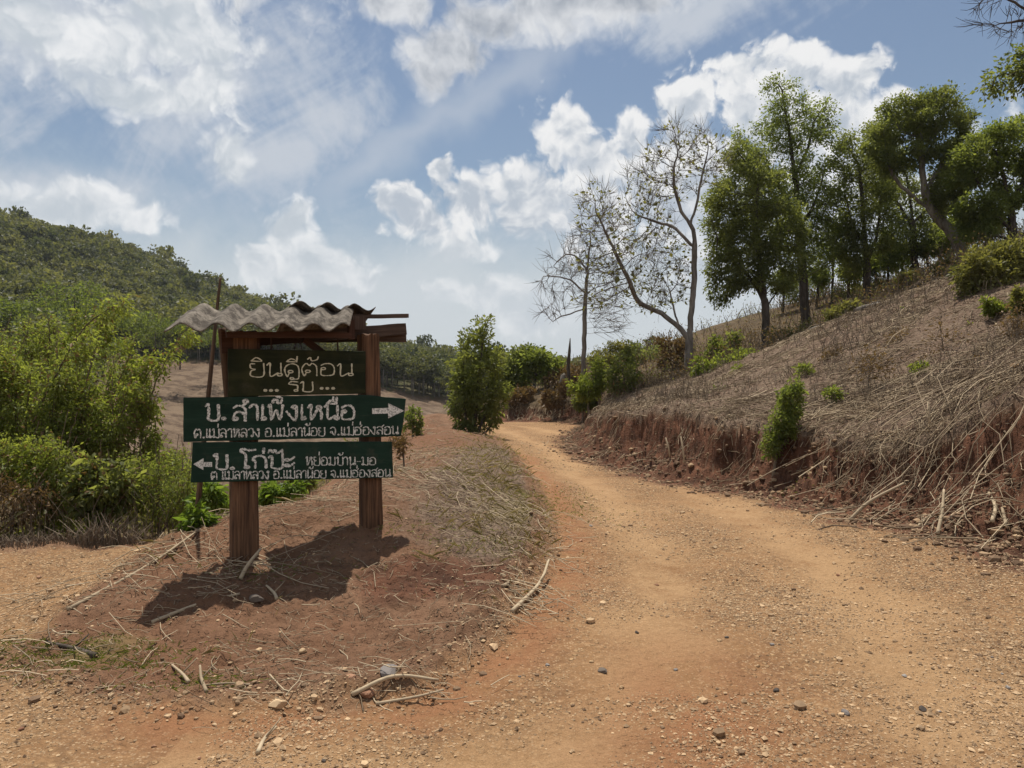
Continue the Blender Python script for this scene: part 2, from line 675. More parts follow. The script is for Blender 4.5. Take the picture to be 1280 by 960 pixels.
LOW = [(0, 0, 0), (-3, 2, 0), (3, 2, 0), (-6, 3, 0), (4.5, 5, 0), (1.5, 4, 0), (2, 8, 0), (1.2, 12, 0), (1, 16, 0), (.8, 20, 0), (.9, 25, 0.02),
       (0, 29, 0.03), (-1.5, 31, 0.02), (4, 8.5, 0), (3.4, 11, 0), (1.6, 19, 0), (-3, -8, 0), (5, -6, 0), (-10, -4, 0), (1.8, 28, 0), (-4, 32, -0.1),
       (-0.2, 3.2, 0), (-1.5, 3.4, 0), (0.55, 6.4, 0), (0.8, 9.6, 0), (.7, 13, 0), (.35, 17, 0), (0.1, 4.4, 0),
       # the other track
       (-4.5, 5.5, 0), (-3.6, 6.3, 0), (-6, 5.5, 0), (-3.55, 7.6, 0), (-10, 4, -.1), (-14, 5, -.3), (-3.5, 4.4, 0), (-5, 7, 0), (-7.5, 6.4, -0.05), (-3.4, 5.2, 0),
       # mound under the sign
       (-2.75, 5.0, .07), (-2.5, 5.6, .16), (-2.6, 6.4, .27), (-2.25, 6.25, .19), (-2.75, 7.3, .32), (-2.3, 7.4, .42), (-1.9, 6.0, .14), (-1.5, 5.0, .05), (-1.26, 6.76, .36), (-1.6, 8.2, .52),
       (-1.0, 9.5, .55), (-.55, 12, .42), (-.4, 16, .22), (-1, 22, .12), (-.3, 6.3, .16), (-.2, 8, .30), (0.15, 7.0, .12), (0.2, 9.3, .2), (0.15, 6.0, .09), (-.7, 5.4, .08), (0, 12.5, .2),
       (-0.9, 7.6, .42), (-2.6, 9, .1), (-2.4, 11, .0), (-1.7, 14, .35), (-2.3, 18, .32), (-2.4, 21, .35), (-3, 24, .48), (-1.6, 25, 0.15), (-3.2, 27, .5), (-4.4, 26, -.2), (-2.6, 30, .2),
       # the side that falls to the valley
       (-3.6, 9.2, -.15), (-5, 8.6, -.1), (-8, 8, -.15), (-5.5, 12, -.9), (-4, 14, -.7), (-9, 12, -1.2), (-5, 20, -1.6), (-14, 12, -1.8), (-9, 22, -3), (-6.0, 30, -1.8),
       (-16, 24, -3.6), (-8, 40, -4), (-20, 40, -6), (-35, 30, -6), (-30, 14, -4), (-20, 62, -7), (-40, 60, -7), (-6, 60, -6.5), (-5, 36, -1.5), (-60, 10, -5), (-60, 40, -7), (0, 45, 0), (3, 60, 0), (10, 40, 1)]
UP = [(9.5, -12, 2.2), (8, -4, 1.7), (7.2, 2, 1.4), (12, 4, 3.6), P(1280, 545, 7.4), P(1280, 480, 8.9), P(1200, 545, 8.4), P(1150, 558, 9.3), P(1080, 545, 10.3), P(1000, 540, 11.2), P(930, 530, 12.4), P(860, 520, 13.8),
      P(740, 519, 17), P(724, 521, 20), P(728, 520, 22.5), P(735, 518, 25), P(1150, 480, 12), P(1150, 400, 15.5), P(1280, 405, 12.5), P(1280, 332, 16), P(1190, 350, 18.5), P(1070, 393, 20.5),
      P(960, 438, 21.5), P(870, 484, 21), P(1000, 482, 15), P(800, 508, 20), P(1400, 330, 14), P(1500, 300, 18),
      P(862, 470, 28), P(957, 440, 30), P(1005, 408, 34), P(1080, 390, 34), P(1150, 350, 34), P(1205, 330, 28), P(1300, 300, 28), P(1450, 270, 26),
      P(700, 472, 40), P(760, 452, 42), P(870, 415, 48), P(960, 390, 50), P(1060, 364, 50), P(1150, 348, 48), P(1300, 315, 48),
      P(690, 490, 34.3), P(640, 499, 34.5), P(740, 486, 33), P(760, 480, 30), P(735, 500, 30), P(780, 492, 26),
      (-2, 35, .6), (-4, 36, -.4), (-7, 40, -3.5), (-14, 44, -5.5), (-5, 60, -6.3), (-20, 62, -7), (4, 64, -1), (16, 66, 3), (30, 64, 7), (45, 45, 12), (45, 10, 12), (30, -8, 9)]
FAR = [(-60, -60, -4), (60, -60, 14), (0, -90, 2), (-120, 0, -4), (-90, 40, -7), (-45, 60, -7), (-20, 64, -7), (0, 66, -5), (16, 70, 2), (35, 70, 6), (60, 50, 14), (90, 0, 18), (-8, 85, -7), (-30, 80, -7),
       P(0, 470, 95), P(-150, 450, 95), P(90, 520, 85), P(230, 545, 90), P(150, 450, 128), P(230, 452, 135), P(330, 452, 140), P(420, 470, 145), P(500, 492, 150), P(560, 496, 155), P(620, 505, 150),
       P(0, 425, 120), P(-200, 400, 120),
       P(-300, 262, 260), P(-120, 264, 270), P(0, 292, 280), P(60, 302, 280), P(130, 318, 285), P(200, 345, 290), P(260, 372, 300), P(330, 398, 310), P(400, 420, 320), P(505, 447, 330), P(560, 464, 340), P(640, 482, 380), P(700, 487, 400),
       P(100, 385, 200), P(0, 350, 200), P(230, 410, 210), P(400, 445, 230), P(520, 475, 240),
       P(-300, 340, 520), P(0, 370, 520), P(300, 440, 520), P(560, 490, 560), P(900, 440, 500), P(1200, 400, 500), P(-600, 300, 300), P(-900, 300, 200),
       P(760, 520, 120), P(900, 480, 130), P(1100, 420, 130), P(1400, 330, 120), P(800, 490, 250), P(1100, 440, 260), P(1500, 380, 260), P(700, 475, 1200), P(1000, 440, 1200), P(300, 440, 1200), P(-500, 380, 1200), P(1700, 350, 900)]
rbf_low, rbf_up, rbf_far = RBF(LOW, 0.9), RBF(UP, 1.3), RBF(FAR, 18.0)


def bank_pos(x, y):
    d, s = seg_dist(x, y, BANK)
    return d * s


def bank_w(x, y, s):
    near = sstep(10.5, 7.0, y)
    wd = 0.75 + near * 1.15 + 0.25 * perlin(x * .6, y * .6, 3)
    s2 = s + 0.24 * fbm(x * .8, y * .8, 3, 5) + 0.10 * fbm(x * 5, y * 5, 4, 8, .6)
    t = np.clip(s2 / wd, 0, 1)
    steep = np.where(t < .55, .34 * t / .55, .34 + .66 * sstep(.5, 1.0, t))
    return (1 - near * .6) * steep + near * .6 * sstep(0, 1, t)


def height(x, y, detail=True):
    x, y = np.asarray(x, float), np.asarray(y, float)
    r = np.hypot(x, y)
    s = bank_pos(x, y)
    w = bank_w(x, y, s)
    z = rbf_low(x, y) * (1 - w) + rbf_up(x, y) * w
    k = sstep(46, 78, r)
    z = z * (1 - k) + rbf_far(x, y) * k
    if detail:
        rd = poly_sd(x, y, ROAD)
        road = sstep(-.12, .22, rd) * (1 - k)
        face = np.clip(4 * w * (1 - w), 0, 1) * (1 - k)
        fade = 1 / (1 + (r / 25.0) ** 2)
        n1 = fbm(x * .55, y * .55, 3, 21)
        n2 = fbm(x * 3.1, y * 3.1, 4, 25)
        n3 = fbm(x * 14.0, y * 14.0, 3, 30)
        z = z + (1 - road) * (.055 * n1 + .034 * n2 + .017 * n3) * (fade + .15) + face * (.13 * n2 + .085 * n3 - .10 * np.abs(fbm(x * 6, y * 6, 3, 33)) + .07 * np.abs(n1)) * fade
        z = z + road * (.016 * n1 + .010 * n2 + .0060 * n3 + .004 * np.abs(fbm(x * 30, y * 30, 2, 36))) * (fade + .1)
        z = z + np.clip(w, 0, 1) * (s > .8) * (1 - k) * (.07 * fbm(x * 1.3, y * 1.3, 3, 71) + .035 * np.abs(n2)) * np.clip(fade + .3, 0, 1)
        # wheel ruts that follow the right-hand road
        di, _ = seg_dist(x, y, ISLAND[3:13])
        inr = road * sstep(0.0, .2, di) * (s < -.1)
        lane = di + .12 * n1
        rut = np.exp(-((lane - 1.05) / .22) ** 2) + np.exp(-((lane - 2.45) / .24) ** 2)
        z = z - inr * .020 * rut * sstep(40, 10, r)
        # washed gutter along the island and its raised crumbling lip
        z = z - .035 * np.exp(-((rd - .16) / .12) ** 2) * (np.abs(di) < .6) * (1 - k)
        z = z + .045 * np.exp(-((rd + .10) / .10) ** 2) * (di < .5) * (.6 + n2) * (1 - k)
        z = z + k * (1.2 * fbm(x * .03, y * .03, 4, 40))
    return z


def ground_pts(x, y):
    return np.stack([x, y, height(x, y)], -1)


# polar sheet, fine where the photograph looks, coarse elsewhere; reaches past the far hills
ang = np.concatenate([np.linspace(-180, -60, 60, endpoint=False), np.linspace(-60, -39, 60, endpoint=False), np.linspace(-39, 42, 860, endpoint=False),
                      np.linspace(42, 62, 60, endpoint=False), np.linspace(62, 180, 58, endpoint=False)])
ang = np.radians(ang)
rad = np.concatenate([[0.02, .4, .8, 1.2, 1.6, 2.0, 2.3], np.exp(np.linspace(math.log(2.5), math.log(60), 640)), np.exp(np.linspace(math.log(61), math.log(1500), 150))])
NA, NR = len(ang), len(rad)
RR, AA = np.meshgrid(rad, ang, indexing='ij')
GX, GY = (RR * np.sin(AA)).ravel(), (RR * np.cos(AA)).ravel()
GZ = height(GX, GY)
gs = bank_pos(GX, GY)
gw = bank_w(GX, GY, gs)
grd = poly_sd(GX, GY, ROAD)
gis = poly_sd(GX, GY, ISLAND)
gr = np.hypot(GX, GY)
wob = fbm(GX * 1.3, GY * 1.3, 3, 50)
wob2 = fbm(GX * 4, GY * 4, 3, 55)
far_k = sstep(50, 75, gr)
z_road = sstep(-.12, .18, grd + .10 * wob2) * (1 - far_k)
hill = (gs > 0)
z_straw = np.where(hill, sstep(.80, 1.0, gw) * (0.95 + .25 * wob), 0) * sstep(40, 22, gr)
isl_in = sstep(0, .25, gis)
strip = np.exp(-(((GX + 0.25) - .0 * GY) / .75) ** 2) * sstep(5.6, 7.0, GY) * sstep(24, 12, GY)
z_straw = np.maximum(z_straw, isl_in * np.clip(strip * 1.1 + .25 * wob, 0, 1) * (GY > 5))
z_red = np.clip(np.where(gs > -1.2, sstep(-1.0, .25, gs + .35 * wob) * sstep(1.0, .72, gw), 0), 0, 1)
z_red = np.maximum(z_red, isl_in * sstep(-.2, .9, np.exp(-((GX + .45) / .9) ** 2 - ((GY - 5.75) / .62) ** 2) * 1.6 - .5 + .4 * wob) * .85)
z_red = np.maximum(z_red, isl_in * .30)
# reddish smooth wash along the island's edge and at the bottom of the road
di_g, _ = seg_dist(GX, GY, ISLAND[2:10])
wash = np.exp(-((di_g - .25) / .26) ** 2) * z_road
wash = np.maximum(wash, z_road * np.exp(-((GX - .55 - .1 * GY) / .55) ** 2) * sstep(5.6, 3.6, GY))
z_grass = np.clip(isl_in * np.exp(-((GX - .15) / .45) ** 2) * sstep(6.5, 8, GY) * sstep(20, 12, GY) * (.5 + wob), 0, 1)
z_grass = np.maximum(z_grass, np.clip(np.exp(-((GX + 2.45) / .5) ** 2 - ((GY - 4.55) / .35) ** 2) * (.9 + wob), 0, 1) * .6)
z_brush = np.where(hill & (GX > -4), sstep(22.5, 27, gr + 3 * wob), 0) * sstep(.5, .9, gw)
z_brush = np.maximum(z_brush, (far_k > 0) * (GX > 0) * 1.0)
left_wild = sstep(0, .6, poly_sd(GX, GY, np.array([(-3.4, 8.6), (-5, 7.7), (-7, 7.2), (-60, 6), (-60, 60), (-6, 60), (-4, 30), (-5, 22), (-3.4, 12)])))
z_grass = np.maximum(z_grass, left_wild * .8)
bare = poly_sd(GX, GY, np.array([at(140, 470, 1)[:2] * 100, at(60, 540, 1)[:2] * 78, at(300, 620, 1)[:2] * 66, at(640, 560, 1)[:2] * 70, at(640, 505, 1)[:2] * 156, at(560, 497, 1)[:2] * 150, at(420, 460, 1)[:2] * 142, at(300, 452, 1)[:2] * 138, at(150, 452, 1)[:2] * 128]))
z_bare = sstep(-3, 3, bare + 4 * wob) * far_k
di_t, _ = seg_dist(GX, GY, ISLAND[3:13])
lane_t = di_t + .22 * wob + .05 * wob2
z_track = z_road * np.clip(np.exp(-((lane_t - 1.0) / .33) ** 2) + np.exp(-((lane_t - 2.5) / .36) ** 2), 0, 1) * (gs < -.2) * (GX > -1.5)
dl_t, _ = seg_dist(GX, GY, np.array([(0.6, 2.0), (-2.2, 3.0), (-4.6, 5.2), (-9, 6.0)]))
z_track = np.maximum(z_track, z_road * np.exp(-((dl_t + .2 * wob) / .4) ** 2) * .8)
zone = np.stack([z_road, np.clip(z_straw, 0, 1), z_red, z_track], -1)
zone2 = np.stack([z_grass * (1 - far_k), far_k * (1 - z_bare), z_bare, np.ones_like(z_red)], -1)
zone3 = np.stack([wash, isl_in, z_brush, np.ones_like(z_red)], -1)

m = new_mat('earth')
co = x_coord('Object')
zr, zs, zd = x_sepc(x_attr('zone'))
zt = x_attr('zone', 'Alpha')
zg, zf, zb = x_sepc(x_attr('zone2'))
zw, zi, zk = x_sepc(x_attr('zone3'))
nA = x_noise(co, 0.55, 5, 0.6)
nB = x_noise(co, 3.5, 6, 0.65)
nC = x_noise(co, 24.0, 6, 0.7)
nD = x_noise(co, 110.0, 3, 0.6)
pebc = x_voro(co, 26.0, 0, out='Color')
pr, pg, pb = x_sepc(pebc)
pebd = x_voro(co, 26.0, 0)
peb2 = x_voro(co, 62.0, 0)
p2r, p2g, p2b = x_sepc(x_voro(co, 62.0, 0, out='Color'))
soil = x_mix(x_smooth(.30, .70, nB), (0.128, 0.070, 0.041), (0.265, 0.160, 0.096))
soil = x_mix(x_smooth(.35, .7, nA), soil, (0.175, 0.090, 0.050))
gravel = x_mix(x_smooth(.3, .72, nA * .6 + nB * .4), (0.222, 0.118, 0.054), (0.355, 0.212, 0.104))
gravel = x_mix(x_smooth(.50, .70, nC) * .70, gravel, (0.46, 0.285, 0.150))
gravel = x_mix(x_smooth(.54, .34, nC) * x_smooth(.36, .60, nB) * .75, gravel, (0.135, 0.080, 0.045))
stones = x_mix(pr, (0.17, 0.105, 0.06), (0.60, 0.40, 0.21))
loose = 1.0 - zt * .75
pm = x_smooth(.46, .30, pebd) * x_smooth(.50, .62, pg) * x_smooth(0.36, 0.52, nB) * loose
gravel = x_mix(x_smooth(.40, .58, pebd) * x_smooth(.40, .56, nB) * loose * .55, gravel, (0.12, 0.066, 0.034))
gravel = x_mix(pm * .85, gravel, stones)
pm2 = x_smooth(.48, .3, peb2) * x_smooth(.45, .55, p2g) * (1.0 - zt * .5)
gravel = x_mix(pm2 * .75, gravel, x_mix(p2r, (0.12, 0.075, 0.045), (0.64, 0.46, 0.28)))
gravel = x_mix(X.op('MULTIPLY', zt, x_smooth(.30, .55, nB * .7 + nA * .3)) * .80, gravel, x_mix(nC, (0.325, 0.192, 0.092), (0.43, 0.276, 0.148)))
gravel = x_mix(zw * x_smooth(.25, .6, nB) * .9, gravel, x_mix(nB, (0.225, 0.098, 0.045), (0.315, 0.155, 0.076)))
redsoil = x_mix(x_smooth(.3, .7, nB), (0.060, 0.030, 0.019), (0.160, 0.074, 0.043))
redsoil = x_mix(x_smooth(.52, .74, nA) * .6, redsoil, (0.21, 0.098, 0.054))
straw = x_mix(x_smooth(.32, .68, nC), (0.088, 0.056, 0.039), (0.235, 0.170, 0.118))
straw = x_mix(x_smooth(.42, .66, nB) * .65, straw, (0.115, 0.070, 0.046))
turf = x_mix(x_smooth(.35, .65, nB), (0.105, 0.082, 0.034), (0.21, 0.165, 0.07))
c = x_mix(zr, soil, gravel)
c = x_mix(x_smooth(.15, .75, zd + (nB - .5) * .6), c, redsoil)
c = x_mix(x_smooth(.15, .75, zs + (nB - .5) * .7), c, straw)
c = x_mix(x_smooth(.15, .85, zg + (nB - .5) * .7) * .8, c, turf)
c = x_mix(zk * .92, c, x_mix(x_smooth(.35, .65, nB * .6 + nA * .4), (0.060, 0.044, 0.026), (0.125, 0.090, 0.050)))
forest_floor = x_mix(x_smooth(.4, .6, x_noise(co, .08, 5, .6)), (0.040, 0.048, 0.018), (0.10, 0.085, 0.04))
barefield = x_mix(x_smooth(.40, .60, x_noise(co, .35, 8, .8)), (0.085, 0.056, 0.037), (0.175, 0.124, 0.082))
c = x_mix(zf, c, forest_floor)
c = x_mix(zb, c, barefield)
c = x_mix(1.0, c, x_mix(nD, (0.70, 0.70, 0.70), (1.30, 1.30, 1.30)), 'MULTIPLY')
bmp = nC * 1.0 + nB * .9 + pm * .5
finish(m, c, 0.95, bmp, 0.028, 1.0, spec=0.1)
M['earth'] = m

ii = np.arange(NR - 1)[:, None] * NA
jj = np.arange(NA)[None, :]
j2 = (jj + 1) % NA
quads = np.stack([ii + jj, ii + NA + jj, ii + NA + j2, ii + j2], -1).reshape(-1, 4)
GV = np.stack([GX, GY, GZ], -1)
fm = quads[:, 0]
is_road = (grd[fm] > 0.0) & (gr[fm] < 60)
is_hill = (gr[fm] > 74)
is_bank = (gs[fm] > 0) & (gr[fm] < 74) & ~is_road
for nm, sel in (('dirt_road', is_road), ('hills', is_hill), ('hillside_terrain', is_bank & ~is_hill), ('ground', ~(is_road | is_hill | is_bank))):
    q = quads[sel]
    used, inv = np.unique(q.ravel(), return_inverse=True)
    me = raw_mesh(nm, GV[used], [inv.reshape(-1, 4)], True, None, {'zone': zone[used], 'zone2': zone2[used], 'zone3': zone3[used]})
    tag(obj(nm, me, M['earth']), kind='structure')

# ------------------------------------------------------------------ the village sign with its little roof
SA = np.array([-2.517, 5.9])                       # left end of the boards' front plane
SU = np.array([1.576, 0.9]); SU = SU / np.linalg.norm(SU)
SV = np.array([-SU[1], SU[0]])                     # away from the viewer
YAW = math.atan2(SU[1], SU[0])
sign = empty('village_sign', (SA[0], SA[1], 0.0), YAW)
tag(sign, 'wooden village direction sign with green hand-lettered boards under a small corrugated roof', 'sign')


def on_board(px, py, v=0.0):
    """Board coordinates (u along, w up) of what the photograph shows at a pixel, on the plane v behind the front."""
    d = np.array([(px - 640) / FPX, 1.0])
    o = SA + SV * v
    t = (o @ SV) / (d @ SV)
    p = d * t
    return float((p - o) @ SU), float(EYE + (480 - py) / FPX * t)


def wood(name, a, b, axis=0, scale=14.0, rough=0.85, paint=None):
    m = new_mat(name)
    co = x_coord('Object')
    s = [1.0, 1.0, 1.0]
    s[axis] = 0.06
    n = x_noise(x_scale(co, tuple(s)), scale, 7, 0.7)
    s[axis] = 0.02
    n2 = x_noise(x_scale(co, tuple(s)), scale * 4.0, 4, 0.7)
    big = x_noise(co, 2.6, 4, 0.6)
    g = n * 0.55 + n2 * 0.45
    c = x_mix(x_smooth(.34, .66, g), a, b)
    c = x_mix(x_smooth(.35, .75, big) * .45, c, (a[0] * .8, a[1] * .75, a[2] * .7))
    if paint:
        wear = x_smooth(.60, .74, n2 * .6 + big * .4)
        pc = x_mix(x_smooth(.3, .7, big), paint[0], paint[1])
        pc = x_mix(x_smooth(.45, .75, n) * .5, pc, (paint[1][0] * 1.6 + .01, paint[1][1] * 1.45 + .01, paint[1][2] * 1.5 + .008))
        c = x_mix(wear * .75, pc, c)
        dust = x_smooth(.52, .72, x_noise(co, 5.5, 6, .7))
        c = x_mix(dust * .32, c, (0.10, 0.085, 0.06))
    return finish(m, c, rough, g, 0.006, 0.9, spec=0.2)


M['post_wood'] = wood('post_wood', (0.036, 0.019, 0.012), (0.225, 0.122, 0.066), axis=2, scale=22)
M['beam_wood'] = wood('beam_wood', (0.040, 0.026, 0.019), (0.135, 0.092, 0.068), axis=0)
M['red_wood'] = wood('red_wood', (0.035, 0.018, 0.012), (0.105, 0.052, 0.033), axis=0)
M['stake_wood'] = wood('stake_wood', (0.06, 0.038, 0.024), (0.19, 0.12, 0.075), axis=2)
M['green_board'] = wood('green_painted_board', (0.05, 0.04, 0.03), (0.16, 0.13, 0.10), axis=0, scale=20, paint=((0.007, 0.022, 0.014), (0.015, 0.040, 0.026)))
M['olive_board'] = wood('olive_painted_board', (0.05, 0.04, 0.03), (0.12, 0.09, 0.05), axis=0, scale=10, paint=((0.010, 0.015, 0.007), (0.034, 0.036, 0.012)))
m = new_mat('white_paint')
n = x_noise(x_coord('Object'), 70, 4, .7)
finish(m, x_mix(x_smooth(.35, .6, n), (0.24, 0.25, 0.22), (0.80, 0.80, 0.74)), 0.7)
M['white_paint'] = m
m = new_mat('cream_paint')
n = x_noise(x_coord('Object'), 70, 4, .7)
finish(m, x_mix(n, (0.42, 0.40, 0.28), (0.80, 0.77, 0.58)), 0.7)
M['cream_paint'] = m
m = new_mat('fibre_cement')
co = x_coord('Object')
n1 = x_noise(co, 5.0, 5, .65); n2 = x_noise(co, 38, 6, .7); n3 = x_noise(x_scale(co, (1, .25, 1)), 16, 5, .6)
c = x_mix(x_smooth(.32, .66, n2 * .5 + n1 * .5), (0.048, 0.038, 0.029), (0.235, 0.20, 0.16))
c = x_mix(x_smooth(.46, .60, n3) * .8, c, (0.045, 0.036, 0.028))
c = x_mix(x_smooth(.60, .74, n1 * .5 + n2 * .5) * .6, c, (0.46, 0.42, 0.36))
finish(m, c, 0.92, n2, 0.006, .8, spec=.15)
M['fibre_cement'] = m
m = new_mat('rusty_wire')
finish(m, (0.05, 0.03, 0.02), 0.7)
M['wire'] = m


# ---- posts: rough hewn square timber
def post(u, v, top, bottom, su, sv, lean=(0, 0), seed=0, flare=0.0):
    nz, na = 34, 24
    V = []
    for i in range(nz):
        t = i / (nz - 1)
        z = bottom + (top - bottom) * t
        for k in range(na):
            a = 2 * math.pi * k / na
            cx, cy = math.cos(a), math.sin(a)
            q = (abs(cx) ** 5 + abs(cy) ** 5) ** (-1 / 5)
            rx, ry = cx * q * su / 2, cy * q * sv / 2
            nn = 1 + .05 * float(perlin(a * 1.3 + seed, z * 2.2, seed)) + .045 * float(perlin(a * 5, z * 1.2, seed + 3)) + flare * (1 - t) ** 6
            V.append((u + rx * nn + lean[0] * t, v + ry * nn + lean[1] * t, z + (.02 * float(perlin(cx * 3, cy * 3, seed)) if i == nz - 1 else 0)))
    V = np.array(V)
    i = np.arange(nz - 1)[:, None] * na
    j = np.arange(na)[None, :]
    F = np.stack([i + j, i + (j + 1) % na, i + na + (j + 1) % na, i + na + j], -1).reshape(-1, 4)
    V = np.concatenate([V, [[u + lean[0], v + lean[1], top + .01]]])
    jj = np.arange(na)
    T = np.stack([(nz - 1) * na + jj, (nz - 1) * na + (jj + 1) % na, np.full(na, nz * na)], -1)
    b = MB()
    b.add(V, [F, T])
    return b


uL, _ = on_board(306, 640, .12)
uR, _ = on_board(467, 600, .12)
post(uL, .135, 2.02, -.25, .21, .19, (-.01, 0), 2, .10).build('post', M['post_wood'], sign)
post(uR - .01, .135, 2.03, -.1, .175, .17, (-.035, 0), 5, .30).build('post', M['post_wood'], sign)


# ---- boards: outline cut by hand, a little thickness
def board(name, outline, v, thick, mat, seed=0):
    """outline: (u, w) corners; edges are split and jittered so that the saw cut wanders."""
    P_, n = [], len(outline)
    for i in range(n):
        a, b = np.array(outline[i]), np.array(outline[(i + 1) % n])
        k = max(2, int(np.linalg.norm(b - a) / .06))
        for q in range(k):
            p = a + (b - a) * q / k
            if q:
                p = p + .004 * np.array([float(perlin(p[0] * 9, p[1] * 9, seed)), float(perlin(p[0] * 9, p[1] * 9, seed + 4))])
            P_.append(p)
    P_ = np.array(P_)
    import bmesh
    bm = bmesh.new()
    f = [bm.verts.new((p[0], v, p[1])) for p in P_]
    face = bm.faces.new(f)
    r = bmesh.ops.extrude_face_region(bm, geom=[face])
    for e in r['geom']:
        if isinstance(e, bmesh.types.BMVert):
            e.co.y += thick
    bmesh.ops.recalc_face_normals(bm, faces=bm.faces)
    be = [e for e in bm.edges if len(e.link_faces) == 2 and e.calc_face_angle(0) > 1.0]
    bmesh.ops.bevel(bm, geom=be, offset=.003, segments=1, affect='EDGES')
    me = bpy.data.meshes.new(name)
    bm.to_mesh(me)
    bm.free()
    return obj(name, me, mat, sign)


B2 = [on_board(229.5, 552.5), on_board(501, 545.5), on_board(504.5, 527), on_board(507.5, 498.5), on_board(455, 493.5), on_board(229.5, 497)]
B3 = [on_board(238.5, 603.5), on_board(491.5, 597), on_board(490, 552), on_board(241, 552.8), on_board(240, 580)]
B1 = [on_board(285, 496, .004), on_board(457, 492, .004), on_board(457, 439, .004), on_board(285, 436, .004)]
board1 = board('sign_board', B1, .004, .020, M['olive_board'], 1)
board2 = board('sign_board', B2, -.001, .022, M['green_board'], 2)
board3 = board('sign_board', B3, -.001, .022, M['green_board'], 3)
board1['label'] = 'dark olive hanging welcome board with thin cream lettering'
board2['label'] = 'green middle board with an arrow pointing right'
board3['label'] = 'green lowest board with an arrow pointing left'


# ---- hand lettering, drawn stroke by stroke
def ring(cx, cy, r, n=9):
    return [(cx + r * math.cos(2 * math.pi * i / n + 1.2), cy + r * math.sin(2 * math.pi * i / n + 1.2)) for i in range(n + 1)]


G = {   # glyph: (advance width, strokes); height 1 = a consonant; * marks a sharp-cornered stroke
 'บ': (.72, [[(.0, .86), (.14, 1.0), (.15, .45), (.16, .03), (.60, .03), (.61, 1.0)]]),
 'ป': (.72, [[(.0, .86), (.14, 1.0), (.15, .45), (.16, .03), (.60, .03), (.61, 1.45)]]),
 'น': (.76, [[(.0, .86), (.14, 1.0), (.15, .02), (.48, .26)], ring(.56, .12, .10), [(.60, 1.0), (.61, .16)]]),
 'ม': (.78, [[(.0, .86), (.16, 1.0), (.17, .16)], ring(.12, .10, .09), [(.2, .10), (.60, .03), (.62, 1.0)]]),
 'ย': (.76, [[(.24, .96), (.05, .94), (.08, .62), (.26, .54), (.08, .40), (.10, .03), (.60, .03), (.62, 1.0)]]),
 'ด': (.74, [ring(.26, .36, .10), [(.20, .28), (.10, .0), (.0, .5), (.08, .84), (.32, 1.0), (.54, .86), (.61, .5), (.61, .0)]]),
 'ต': (.78, [ring(.26, .36, .10), [(.20, .28), (.10, .0), (.0, .5), (.08, .84), (.20, 1.0), (.32, .84), (.44, 1.0), (.60, .82), (.64, .5), (.64, .0)]]),
 'อ': (.74, [ring(.14, .58, .09), [(.05, .58), (.06, .06), (.36, .0), (.58, .12), (.60, .66), (.46, .96), (.22, .98), (.04, .84)]]),
 'ฮ': (.78, [ring(.14, .58, .09), [(.05, .58), (.06, .06), (.36, .0), (.58, .12), (.60, .60), (.46, .86), (.22, .98), (.04, .84)], [(.22, .98), (.46, .92), (.68, 1.22)]]),
 'ร': (.58, [ring(.36, .10, .09), [(.44, .14), (.44, .58), (.22, .68), (.0, .74), (.14, .98), (.46, .94)]]),
 'ล': (.74, [ring(.12, .14, .10), [(.02, .2), (.10, .48), (.30, .56), (.52, .40), (.56, .0)], [(.58, .0), (.60, .66), (.46, .95), (.22, .98), (.04, .84)]]),
 'ส': (.76, [ring(.12, .14, .10), [(.02, .2), (.10, .48), (.30, .56), (.52, .40), (.56, .0)], [(.58, .0), (.60, .66), (.46, .92), (.22, .98), (.04, .84)], [(.40, .90), (.70, 1.22)]]),
 'ว': (.62, [ring(.38, .10, .09), [(.46, .14), (.50, .6), (.40, .94), (.20, 1.0), (.02, .84)]]),
 'ง': (.64, [ring(.38, .88, .10), [(.47, .86), (.44, .02), (.30, .06), (.0, .56)]]),
 'ห': (.78, [[(.0, .86), (.14, 1.0), (.15, .02), (.44, .74)], ring(.52, .86, .10), [(.48, .76), (.62, .5), (.62, .0)]]),
 'พ': (.84, [[(.0, .86), (.10, 1.0), (.16, .03), (.36, .66), (.56, .03), (.68, 1.0)]]),
 'ก': (.74, [[(.12, .0), (.13, .54), (.01, .64), (.10, .88), (.32, 1.0), (.54, .86), (.61, .5), (.61, .0)]]),
 'จ': (.68, [ring(.16, .40, .10), [(.22, .32), (.46, .0), (.54, .5), (.48, .86), (.26, 1.0), (.04, .84)]]),
 'า': (.52, [[(.0, .80), (.18, 1.0), (.36, .84), (.38, .0)]]),
 'เ': (.36, [[(.10, 1.0), (.09, .16)], ring(.16, .10, .09)]),
 'แ': (.66, [[(.10, 1.0), (.09, .16)], ring(.16, .10, .09), [(.40, 1.0), (.39, .16)], ring(.46, .10, .09)]),
 'โ': (.48, [ring(.24, .10, .09), [(.16, .14), (.18, 1.05), (-.04, 1.36), (.04, 1.52), (.34, 1.44), (.62, 1.5)]]),
 'ะ': (.50, [ring(.10, .70, .08), [(.14, .62), (.26, .68), (.42, .92)], ring(.10, .18, .08), [(.14, .10), (.26, .16), (.42, .40)]]),
 '.': (.36, [ring(.14, .06, .055)]),
 '-': (.50, [[(.04, .45), (.40, .45)]]),
 ' ': (.42, []),
}
